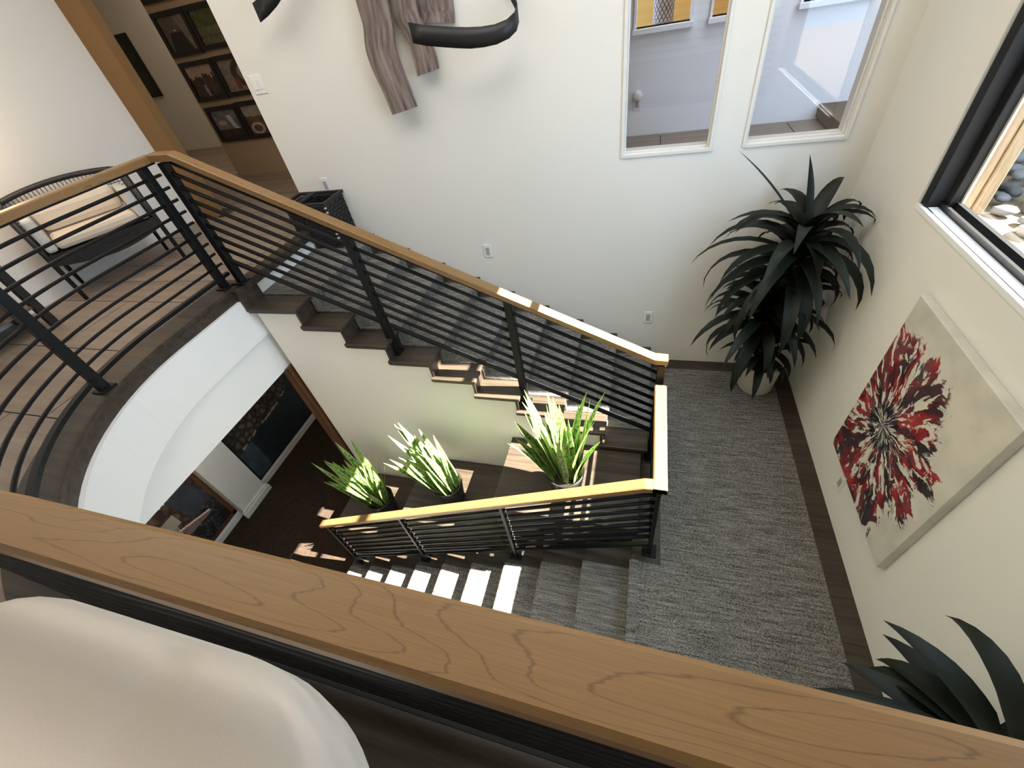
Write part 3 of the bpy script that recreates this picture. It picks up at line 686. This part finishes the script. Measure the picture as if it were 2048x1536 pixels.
picture('picture cut by the top frame edge, left of the topmost row', pic_garden, -5.335, -4.87, 1.745, 2.12)
picture('picture mostly hidden above, right of the topmost row', pic_alley, -4.86, -4.39, 1.745, 2.12)
picture('narrow dark picture on the far hall end wall', pic_dark, -8.75, -8.09, 0.845, 1.69, 6.87, None)
# lower murals
def mural_rocks(u, v):
    n = fbm(u * 14, v * 10, 51); c = lerp((.004, .006, .008), (.012, .018, .022), n)
    b, s, i = cells(u * 16, v * 13, 3.0); rock = (v > .40 + .12 * u + .05 * fbm(u * 6, v * 0, 2)) & (u < .86)
    sh = np.clip((s - b) * 1.4, 0, 1); rc = lerp((.005, .004, .004), (.07, .055, .042), sh * (.35 + .65 * i) * (0.5 + n)); c[rock] = rc[rock]
    e = np.abs(v - .40 - .12 * u - .05 * fbm(u * 6, v * 0, 2)) < .012; c[e & (n > .5) & (u < .8)] = (.16, .12, .10)
    w = (u < .22) & (v < .42); c[w] = lerp((.01, .016, .02), (.035, .05, .058), n)[w]; return c
def mural_garden(u, v):
    n = fbm(u * 12, v * 9, 61); b, s, i = cells(u * 9, v * 8, 8.0); sh = np.clip((s - b) * 1.3, 0, 1)
    c = lerp((.012, .007, .005), (.11, .065, .035), sh * (.4 + .6 * i) * (.4 + n))
    w = (np.abs(u - .72 + .25 * (v - .6)) < .17) & (v > .38) & (v < .74); c[w] = lerp((.012, .014, .018), (.03, .035, .042), n)[w]
    d = v < .36; b2, s2, i2 = cells(u * 22, v * 20, 4.0); dk = lerp((.004, .004, .004), (.05, .05, .05), np.clip((s2 - b2) * 1.2, 0, 1) * i2); c[d & (u > .3)] = dk[d & (u > .3)]
    bench = (np.abs(u - .36) < .12) & (np.abs(v - .52) < .07); c[bench] = lerp((.13, .115, .085), (.24, .21, .16), n)[bench]
    bl = (np.abs(u - .30) < .11) & (np.abs(v - .40) < .05); c[bl] = lerp((.10, .085, .065), (.19, .165, .13), n)[bl]
    sq = bl & ((u * 40) % 1 < .5) & (np.abs(v - .40) < .018); c[sq] = (.01, .01, .01)
    pl = (u < .24) & (v < .62) & (v > .3); c[pl] = lerp((.12, .09, .07), (.24, .18, .15), n)[pl]; c[pl & ((v * 22) % 1 < .14)] = (.02, .015, .012)
    k = (v < .42 - .25 * np.abs(u - .3)) & (v > .30 - .05 * u) & (u > .40) & (u < .8); c[k] = lerp((.08, .055, .045), (.13, .09, .075), n)[k]
    l = np.abs(v - .42 + .25 * np.abs(u - .3)) < .010; c[l & (u > .38) & (u < .8)] = (.40, .29, .24)
    st = (v > .72) & ((u * 13 + n) % 1 < .18) & (fbm(u * 9, v * 3, 7) > .5); c[st] = (.26, .21, .15); return c
def mural(label, fn, y0, y1, z0, z1, framed):
    t_ = thing('wall_mural', label, 'mural', (-4.75, y0, z0), None); f = 0.05
    mats = M_casing if framed else M_pframe
    for bx in ((y0, y1, z1 - f, z1), (y0, y1, z0, z0 + (f if framed else .012)), (y0, y0 + f, z0, z1), (y1 - f, y1, z0, z1)): obj('frame_bar', B(-4.75, -4.725, bx[0], bx[1], bx[2], bx[3]), mats, t_)
    # seen from inside the room (+x) the picture runs from +y on the left... u grows with y
    print_mesh('picture', fn, lambda u, v: (-4.736, y0 + (y1 - y0) * u, z0 + (z1 - z0) * v), 130, 110, t_, 2.6)
mural('dark mural of rocks above black water behind the white pilaster', mural_rocks, 2.04, 3.42, -2.965, -1.75, False)
mural('brown framed mural of a rock garden with a stone bench', mural_garden, 0.78, 1.615, -2.965, -1.80, True)

# ---------------------------------------------------------------- wall sculpture
sc = thing('wall_sculpture', 'wall sculpture of wavy weathered wood strips and black metal ribbons', 'sculpture', (-1.6, YB, 1.4))
def strip(L, Rr, y, th=0.02):
    L = [(L[0][0] + 0.02, 1.95), (L[0][0] + 0.035, 1.65)] + L; Rr = [(Rr[0][0] + 0.02, 1.95), (Rr[0][0] + 0.03, 1.65)] + Rr
    def dens(P, n=24):
        out = []
        m_ = len(P) - 1
        for i in range(n + 1):
            t_ = i / n * m_; k = min(int(t_), m_ - 1); f = t_ - k
            p0 = P[max(k - 1, 0)]; p1 = P[k]; p2 = P[k + 1]; p3 = P[min(k + 2, m_)]
            out.append(tuple(0.5 * ((2 * p1[a]) + (-p0[a] + p2[a]) * f + (2 * p0[a] - 5 * p1[a] + 4 * p2[a] - p3[a]) * f * f + (-p0[a] + 3 * p1[a] - 3 * p2[a] + p3[a]) * f ** 3) for a in (0, 1)))
        return out
    L = dens(L); Rr = dens(Rr); mb = MB(); mb.uv = {}; n = len(L); K = 6; lens = 0
    for s_ in (0, 1):
        for i in range(n):
            for k in range(K + 1):
                f = k / K; mb.v.append((L[i][0] * (1 - f) + Rr[i][0] * f, y - s_ * th - (0.012 * math.sin(f * math.pi) if s_ else 0), L[i][1] * (1 - f) + Rr[i][1] * f))
    S = n * (K + 1)
    for i in range(n - 1):
        for k in range(K):
            a = i * (K + 1) + k
            mb.f.append((a, a + K + 1, a + K + 2, a + 1))
            mb.uv[len(mb.f)] = [(i * .05, k * .03), (i * .05, k * .03 + .03), (i * .05 + .05, k * .03 + .03), (i * .05 + .05, k * .03)]
            mb.f.append((S + a, S + a + 1, S + a + K + 2, S + a + K + 1))
    for i in range(n - 1):
        a = i * (K + 1); mb.f.append((a, S + a, S + a + K + 1, a + K + 1)); a += K; mb.f.append((a, a + K + 1, S + a + K + 1, S + a))
    for k in range(K): mb.f.append((k, k + 1, S + k + 1, S + k)); a = (n - 1) * (K + 1) + k; mb.f.append((a, S + a, S + a + 1, a + 1))
    return mb
S1L = [(-1.82, 1.39), (-1.824, 1.264), (-1.856, 1.155), (-1.854, 1.044), (-1.827, 0.915), (-1.803, 0.765)]
S1R = [(-1.611, 1.361), (-1.619, 1.237), (-1.639, 1.128), (-1.629, 1.01), (-1.614, 0.926), (-1.593, 0.796)]
S2L = [(-1.617, 1.359), (-1.615, 1.269), (-1.578, 1.198), (-1.558, 1.136), (-1.552, 1.058), (-1.553, 0.96)]
S2R = [(-1.441, 1.334), (-1.442, 1.273), (-1.43, 1.229), (-1.403, 1.154), (-1.386, 1.054), (-1.386, 0.983)]
S3L = [(-1.449, 1.334), (-1.437, 1.263), (-1.439, 1.228), (-1.44, 1.222)]
S3R = [(-1.215, 1.301), (-1.219, 1.251), (-1.227, 1.2), (-1.228, 1.196)]
obj('wood_strip', strip(S1L, S1R, 3.22), M_driftwood, sc, label='longest wavy wood strip')
obj('wood_strip', strip(S2L, S2R, 3.26), M_driftwood, sc, label='shorter wavy wood strip in the middle')
obj('wood_strip', strip(S3L, S3R, 3.295), M_driftwood, sc, label='short straight wood strip on the right')
def ribbon(pts, hw, th=0.006):
    mb = MB(); n = len(pts)
    for s_ in (-1, 1):
        for (x, y, z, w) in pts: mb.v.append((x, y + s_ * th / 2, z - w)); mb.v.append((x, y + s_ * th / 2, z + w))
    for i in range(n - 1):
        a = 2 * i; b = 2 * n + 2 * i; mb.f += [(a, a + 2, a + 3, a + 1), (b, b + 1, b + 3, b + 2), (a, b, b + 2, a + 2), (a + 1, a + 3, b + 3, b + 1)]
    mb.f += [(0, 1, 2 * n + 1, 2 * n), (2 * n - 2, 4 * n - 2, 4 * n - 1, 2 * n - 1)]; return mb
RP = [(-1.433, 3.05, 1.195, .05), (-1.345, 3.045, 1.172, .05), (-1.255, 3.045, 1.155, .05), (-1.16, 3.045, 1.138, .05), (-1.072, 3.05, 1.124, .05), (-0.99, 3.06, 1.117, .048), (-0.91, 3.08, 1.117, .046), (-0.84, 3.11, 1.13, .044), (-0.80, 3.15, 1.155, .043), (-0.79, 3.19, 1.19, .042), (-0.81, 3.23, 1.24, .041), (-0.86, 3.262, 1.32, .04), (-0.95, 3.285, 1.42, .04), (-1.08, 3.29, 1.50, .04), (-1.3, 3.29, 1.56, .04)]
obj('metal_ribbon', ribbon(RP, .05), M_ribbon, sc, smooth=True)
RP2 = [(-2.536, 3.15, 1.43, .048), (-2.45, 3.145, 1.452, .047), (-2.36, 3.145, 1.485, .046), (-2.27, 3.15, 1.53, .045), (-2.15, 3.16, 1.60, .045), (-2.0, 3.2, 1.68, .045), (-1.85, 3.26, 1.74, .045)]
obj('metal_ribbon', ribbon(RP2, .05), M_ribbon, sc, smooth=True)

# ---------------------------------------------------------------- plants
def leaf_mesh(p0, az, el0, length, width, droop, n=9, curl=0.0, fold=0.18, tipw=0.0, uv=False):
    """strap leaf: starts at p0 going azimuth az elevation el0, elevation falls by droop (rad) along the leaf"""
    mb = MB(); p = Vector(p0); 
    if uv: mb.uv = {}
    for i in range(n + 1):
        t_ = i / n; el = el0 - droop * t_ ** 1.3; a = az + curl * t_
        d = Vector((math.cos(el) * math.cos(a), math.cos(el) * math.sin(a), math.sin(el)))
        if i: p = p + d * (length / n)
        side = Vector((-math.sin(a), math.cos(a), 0)); up_ = side.cross(d) * -1
        w = width * (min(1, 0.45 + 2.4 * t_) * (1 - max(0, (t_ - 0.45) / 0.55) ** 1.6) + tipw * 0.02); w = max(w, 0.0008)
        for s_ in (-1, 0, 1):
            q = p + side * (s_ * w / 2) + up_ * (abs(s_) * w * fold); mb.v.append((q.x, q.y, q.z))
    mb.v = [(1.30 + (x - 1.30) * .02 if x > 1.30 else x, 3.285 + (y - 3.285) * .02 if y > 3.285 else y, z) for x, y, z in mb.v]
    for i in range(n):
        for k in (0, 1):
            a = 3 * i + k
            if uv: mb.uv[len(mb.f)] = [(k / 2, i / n), (k / 2 + .5, i / n), (k / 2 + .5, (i + 1) / n), (k / 2, (i + 1) / n)]
            mb.f.append((a, a + 1, a + 4, a + 3))
    return mb
def dracaena(label, px, py, crowns, pot=True, seed=3, explicit=()):
    rnd = random.Random(seed)
    t_ = thing('dracaena_plant', label, 'plant', (px, py, LZ))
    if pot:
        r = 0.155
        obj('pot', MB().lathe([(r * .78, LZ + .001), (r * .86, LZ + .02), (r, LZ + .27), (r * 1.02, LZ + .29), (r * .93, LZ + .29), (r * .90, LZ + .25)], px, py, 32), M_cer, t_, smooth=True)
        obj('soil', MB().lathe([(r * .5, LZ + .24), (r * .90, LZ + .245), (r * .5, LZ + .256)], px, py, 24), M_soil, t_)
    for (cx, cy, cz, nl_, L, wd) in crowns:
        bx = px + (cx - px) * 0.25; by = py + (cy - py) * 0.25
        obj('stem', MB().tube([(bx, by, LZ + .25), (bx * .6 + cx * .4, by * .6 + cy * .4, LZ + .25 + (cz - LZ - .25) * .5), (cx, cy, cz)], 0.018, 8, rads=[.02, .018, .014]), M_stem, t_, smooth=True)
        for i in range(nl_):
            f = i / nl_; az = i * 2.399 + rnd.uniform(-.25, .25); el = 1.35 - 1.15 * f + rnd.uniform(-.15, .15)
            z = cz - 0.30 * f + 0.05
            ll = L * rnd.uniform(.75, 1.1) * (0.75 + 0.35 * min(1, f * 2))
            # keep leaves on this side of both walls
            dx = math.cos(az) * ll * .75; dy = math.sin(az) * ll * .75
            room = min(1.0, (1.29 - cx) / dx if dx > 0 else 1, (3.26 - cy) / dy if dy > 0 else 1)
            if room < 0.9: ll *= max(.45, room); el = min(1.4, el + .35)
            dr = rnd.uniform(1.5, 2.3) if room >= .9 else rnd.uniform(1.9, 2.6)
            obj('leaf', leaf_mesh((cx, cy, z), az, el, ll, wd * rnd.uniform(.8, 1.15), dr, curl=rnd.uniform(-.35, .35)), M_leaf, t_, smooth=True)
    for e in explicit: obj('leaf', leaf_mesh(*e), M_leaf, t_, smooth=True)
dracaena('tall dark green corner plant in a cream pot on the landing', 1.03, 3.0,
         [(1.0, 2.93, -0.16, 52, 0.64, 0.085), (0.90, 2.86, -0.58, 44, 0.55, 0.08), (0.98, 2.90, -0.93, 30, 0.34, 0.065)],
         explicit=[((0.97, 2.95, -0.1), 3.0, 0.95, 0.68, 0.05, 0.25), ((1.0, 2.95, -0.1), 1.9, 1.3, 0.45, 0.05, 0.3), ((1.02, 2.93, -0.1), 0.5, 1.2, 0.5, 0.05, 2.4)])
def foreground_plant():
    cx, cy, cz = 1.13, 0.40, -0.66
    dracaena('dark strap leaved plant at the lower right behind the foreground handrail', cx, cy, [(cx, cy, cz, 12, 0.36, 0.085)], seed=11,
             explicit=[((1.12, 0.44, -0.54), 2.22, 0.80, 0.40, 0.085, 1.3), ((1.10, 0.41, -0.60), 2.93, 0.55, 0.47, 0.085, 1.2), ((1.12, 0.43, -0.57), 2.35, 0.70, 0.36, 0.085, 1.8), ((1.11, 0.43, -0.57), 2.45, 0.60, 0.38, 0.08, 2.0),
                       ((1.15, 0.46, -0.50), 1.72, 0.95, 0.40, 0.08, 1.9), ((1.10, 0.42, -0.60), 2.6, 0.45, 0.38, 0.085, 1.0), ((1.10, 0.38, -0.62), 3.15, 0.25, 0.45, 0.085, 0.7), ((1.10, 0.40, -0.64), 2.75, 0.20, 0.36, 0.085, 0.5), ((1.12, 0.46, -0.60), 2.1, 0.4, 0.34, 0.085, 1.0)])
foreground_plant()
def snake_plant(label, px, py, z, r, n, hmin, hmax, lean_az, lean, seed, explicit=()):
    rnd = random.Random(seed); t_ = thing('snake_plant', label, 'plant', (px, py, z), 'snake plants on the platforms')
    H = 0.24
    obj('pot', MB().lathe([(r * .74, z + .001), (r * .8, z + .015), (r, z + H - .02), (r * 1.03, z + H), (r * .95, z + H), (r * .92, z + H - .04)], px, py, 32), M_pot, t_, smooth=True)
    obj('soil', MB().lathe([(r * .5, z + H - .05), (r * .92, z + H - .045), (r * .5, z + H - .035)], px, py, 24), M_soil, t_)
    for i in range(n):
        az = i * 2.399 + rnd.uniform(-.4, .4); rad = r * .75 * math.sqrt((i + .5) / n)
        bx = px + rad * math.cos(az); by = py + rad * math.sin(az)
        out = (rad / r) * 0.33 + rnd.uniform(0, .10); el = math.pi / 2 - out; 
        dx = math.cos(az) * out + lean * math.cos(lean_az) + rnd.uniform(-.08, .08); dy = (math.sin(az) * out + lean * math.sin(lean_az)) * 0.5
        a2 = math.atan2(dy, dx); o2 = math.hypot(dx, dy)
        lf = leaf_mesh((bx, by, z + H - .06), a2, math.pi / 2 - o2, rnd.uniform(hmin, hmax), rnd.uniform(.05, .085), rnd.uniform(-.15, .3), n=8, curl=rnd.uniform(-.3, .3), fold=.12, uv=True)
        # twist the blade so that broad faces point different ways
        obj('leaf', lf, M_snake, t_, smooth=True)
snake_plant('tallest snake plant, on the highest platform by the landing rail', -0.42, 1.66, -1.44, 0.135, 34, 0.40, 0.80, 2.6, 0.12, 1)
snake_plant('middle snake plant leaning left, on the middle platform', -1.47, 1.69, -1.90, 0.13, 36, 0.38, 0.68, 2.9, 0.40, 2)
snake_plant('lowest snake plant, beside the brown door casing', -2.33, 1.69, -2.36, 0.13, 34, 0.42, 0.76, 3.0, 0.18, 4)

# ---------------------------------------------------------------- woven baskets
def basket(label, x0, x1, y0, y1, z0, z1, rows):
    t_ = thing('woven_basket', label, 'basket', (x0, y0, z0), 'black woven baskets')
    w = 0.018; h = (z1 - z0 - 0.03) / rows
    for (bx0, bx1, by0, by1, alongx) in ((x0, x1, y0, y0 + w, 1), (x0, x1, y1 - w, y1, 1), (x0, x0 + w, y0 + w, y1 - w, 0), (x1 - w, x1, y0 + w, y1 - w, 0)):
        mb = MB()
        L = (bx1 - bx0) if alongx else (by1 - by0); n = max(3, int(L / 0.035))
        for r_i in range(rows):
            za = z0 + 0.005 + r_i * h; zb = za + h * .86
            for i in range(n):
                d = 0.004 if (i + r_i) % 2 else 0.0
                a0 = i / n * L; a1 = (i + .96) / n * L
                if alongx: mb.box(bx0 + a0, bx0 + a1, by0 + d, by1 - d, za, zb)
                else: mb.box(bx0 + d, bx1 - d, by0 + a0, by0 + a1, za, zb)
        obj('weave', mb, M_weave, t_, kind='stuff')
    obj('rim', MB().sweep([(x0, y0, z1), (x1, y0, z1), (x1, y1, z1), (x0, y1, z1), (x0, y0, z1)], [(-.012, -.02), (.012, -.02), (.012, .005), (-.012, .005)]), M_weave, t_, bevel=.004)
    obj('base', B(x0 + w, x1 - w, y0 + w, y1 - w, z0, z0 + .015), M_weave, t_)
    if z0 > -0.05: return
    mb = MB()
    for i in range(9): zz_ = z0 + .05 + i * (z1 - z0 - .1) / 8; mb.box(x1 - .012, x1 + .003, y0 - .003, y0 + .012, zz_, zz_ + .014)
    obj('corner_stitch', mb, M_weavel, t_, kind='stuff', label='pale stitching on the corner')
basket('black woven basket on the upper floor at the head of the stairs', -3.0, -2.87, 3.03, 3.285, 0.002, 0.25, 8)
basket('black woven basket standing on the top stair tread', -2.835, -2.56, 3.0, 3.285, -R_ + 0.008, 0.25, 13)

# ---------------------------------------------------------------- cane armchair on the gallery
ac = thing('cane_armchair', 'black cane armchair with cream cushions against the left wall', 'chair', (-4.25, 2.35, 0))
fd = Vector((0.887, -0.462, 0)); wd_ = Vector((0.462, 0.887, 0))      # forward and to-the-right (north) directions
FL = Vector((-4.29, 1.93, 0)); FR = FL + wd_ * 0.77; BL = FL - fd * 0.36; BR = FR - fd * 0.36
def chP(s_, f, z): q = FL + wd_ * (0.77 * s_) - fd * (0.36 * f); return (q.x, q.y, z)
def leg(a, b, r0=0.02, r1=0.014): return MB().tube([a, b], r0, 8, rads=[r0, r1])
for s_, nm in ((0, 'front'), (1, 'front')):
    obj('leg', leg(chP(s_, 0, 0.70), chP(s_, 0, 0), .023, .016), M_black, ac, smooth=True)
for s_ in (0.05, 0.95): obj('leg', leg(chP(s_, 1, 0.4), chP(s_, 1.15, 0), .02, .014), M_black, ac, smooth=True)
arc = [chP(s_, 0.0, 0.34 - 0.06 * math.sin(math.pi * s_)) for s_ in [i / 10 for i in range(11)]]
obj('apron', MB().sweep(arc, [(-.012, -.05), (.012, -.05), (.012, .03), (-.012, .03)]), M_black, ac)
obj('side_rail', MB().sweep([chP(0, 0, .34), chP(0, 1, .34)], [(-.012, -.03), (.012, -.03), (.012, .03), (-.012, .03)]), M_black, ac)
obj('side_rail', MB().sweep([chP(1, 0, .34), chP(1, 1, .34)], [(-.012, -.03), (.012, -.03), (.012, .03), (-.012, .03)]), M_black, ac)
def slab(s0, s1, f0, f1, z0, z1, rise=0.0):
    mb = MB(); return mb.hexa([chP(s0, f0, z0), chP(s1, f0, z0), chP(s0, f1, z0 + rise), chP(s1, f1, z0 + rise), chP(s0, f0, z1), chP(s1, f0, z1), chP(s0, f1, z1 + rise), chP(s1, f1, z1 + rise)])
obj('seat_frame', slab(0.03, .97, .02, 1.0, .30, .36), M_black, ac)
obj('seat_cushion', slab(0.13, .87, .0, .75, .37, .46), M_cushion, ac, bevel=.03)
obj('back_cushion', slab(0.13, .87, .62, .98, .46, .65), M_cushion, ac, bevel=.05)
obj('side_bolster', slab(0.035, .125, .05, .95, .37, .62), M_bolster, ac, bevel=.02, label='pale grey side cushion')
obj('side_bolster', slab(0.875, .965, .05, .95, .37, .62), M_bolster, ac, bevel=.02, label='pale grey side cushion')
crest = [chP(-.04 + 1.08 * i / 14, 1.05 + .08 * math.sin(math.pi * i / 14), 0.70 + 0.05 * math.sin(math.pi * i / 14) ** .7) for i in range(15)]
obj('crest_rail', MB().tube(crest, .02, 8), M_black, ac, smooth=True)
mb = MB()
for i in range(1, 30):
    s_ = i / 30; k = s_ * 14; k0 = int(k); a = Vector(crest[k0]).lerp(Vector(crest[min(k0 + 1, 14)]), k - k0); b = chP(-.04 + 1.08 * s_, 1.05, .45)
    mb.tube([a, b], .0028, 4)
for j in range(8):
    z = .48 + .028 * j; mb.tube([chP(0, 1.06, z), chP(1, 1.06, z)], .0028, 4)
obj('cane_panel', mb, M_cane, ac, kind='stuff')
for s_ in (0, 1): obj('back_post', MB().tube([chP(s_, 1, .3), chP(s_ + (-.04 if s_ == 0 else .04), 1.05, .715)], .02, 8), M_black, ac, smooth=True)
for s_ in (0, 1): obj('arm', MB().tube([chP(s_, 0, .70), chP(s_, .5, .705), chP(s_, 1.04, .712)], .021, 8), M_black, ac, smooth=True)
# side table at the far left
sd = thing('side_table', 'small brown wooden side table left of the cane armchair', 'table', (-4.4, 1.35, 0))
M_tbl = wood('brown_table_wood', (0.05, 0.03, 0.018), (0.22, 0.14, 0.085), 1.0)
obj('top', B(-4.62, -4.14, 1.0, 1.62, 0.46, 0.49), M_tbl, sd, bevel=.005)
for x in (-4.59, -4.17):
    for y in (1.03, 1.59): obj('leg', B(x - .025, x + .025, y - .025, y + .025, 0, .46), M_black, sd)
obj('shelf', B(-4.60, -4.16, 1.02, 1.60, .16, .18), M_tbl, sd)

# ---------------------------------------------------------------- cream leather chair below the camera
lc = thing('leather_chair', 'cream leather chair against the foreground railing, at the lower left', 'chair', (-0.75, -0.3, 0))
def shell():
    mb = MB(); nx = 30; xL, xR = -1.22, -0.285
    K = 12
    for i in range(nx + 1):
        s_ = i / nx; x = xL + (xR - xL) * (1 - (1 - s_) ** 1.6)
        q = max(0, (x + 0.56) / (xR + 0.56)); yf = 0.047 - 0.26 * (1 - math.sqrt(max(0, 1 - min(q, 1) ** 2)))
        q2 = max(0, (-0.97 - x) / 0.25); yf -= 0.2 * (1 - math.sqrt(max(0, 1 - min(q2, 1) ** 2)))
        dent = 0.016 * math.exp(-((x + 0.66) / 0.035) ** 2)
        yb = -0.62; e = 0.035
        for k in range(K):
            if k == 0: y, z = yf - 0.012, 0.42
            elif k == 1: y, z = yf, 0.50
            elif k == 2: y, z = yf, 0.605
            elif k == 3: y, z = yf - 0.006, 0.628
            elif k == 4: y, z = yf - 0.022, 0.642 - dent
            else: f = (k - 4) / (K - 5); y = yf - 0.022 + (yb - yf + 0.022) * f; z = 0.642 + 0.01 * math.sin(f * 3.0) - 0.05 * f - dent * (1 - f) ** 3 * math.exp(-f * 4)
            mb.v.append((x, y, z))
    for i in range(nx):
        for k in range(K - 1): a = i * K + k; mb.f.append((a, a + 1, a + K + 1, a + K))
    mb.f.append(tuple(range(K))); mb.f.append(tuple(nx * K + k for k in range(K - 1, -1, -1)))
    return mb
obj('backrest', shell(), M_leather, lc, smooth=True)
obj('seat', B(-1.15, -0.36, -1.15, -0.62, 0.28, 0.44), M_leather, lc, bevel=.05)
obj('armrest', MB().tube([(-0.30, -0.045, .60), (-0.255, -0.06, .615), (-0.20, -0.12, .60), (-0.19, -0.8, .58)], .045, 14, rads=[.018, .026, .045, .05]), M_leather, lc, smooth=True)
for x in (-1.1, -0.40):
    for y in (-0.25, -1.05): obj('leg', B(x - .02, x + .02, y - .02, y + .02, 0, .45), M_black, lc)
# patterned vase in the amber room
vs = thing('patterned_vase', 'diamond patterned tall vase glowing behind the left interior window', 'vase', (0.05, 5.45, 0.2))
M_vase = mat('diamond_pattern_vase', (0.5, 0.42, 0.36), 0.5); t = NT(M_vase)
v = t.coord('Object', (1, 1, 1)); sp = t.add('ShaderNodeSeparateXYZ'); t.lk(v, sp.inputs[0])
ang = t.math('ARCTAN2', sp.outputs[1], sp.outputs[0]); p1 = t.math('FRACT', t.math('ADD', t.math('MULTIPLY', ang, 2.55), t.math('MULTIPLY', sp.outputs[2], 18))); p2 = t.math('FRACT', t.math('SUBTRACT', t.math('MULTIPLY', ang, 2.55), t.math('MULTIPLY', sp.outputs[2], 18)))
ln = t.math('MAXIMUM', t.math('LESS_THAN', p1, .22), t.math('LESS_THAN', p2, .22)); t.color(t.mix(ln, (0.50, 0.40, 0.32), (0.04, 0.03, 0.025)))
obj('body', MB().lathe([(.07, .2), (.09, .25), (.095, 1.0), (.11, 1.3), (.08, 1.75), (.06, 1.8)], 0.05, 5.45, 28), M_vase, vs, smooth=True)
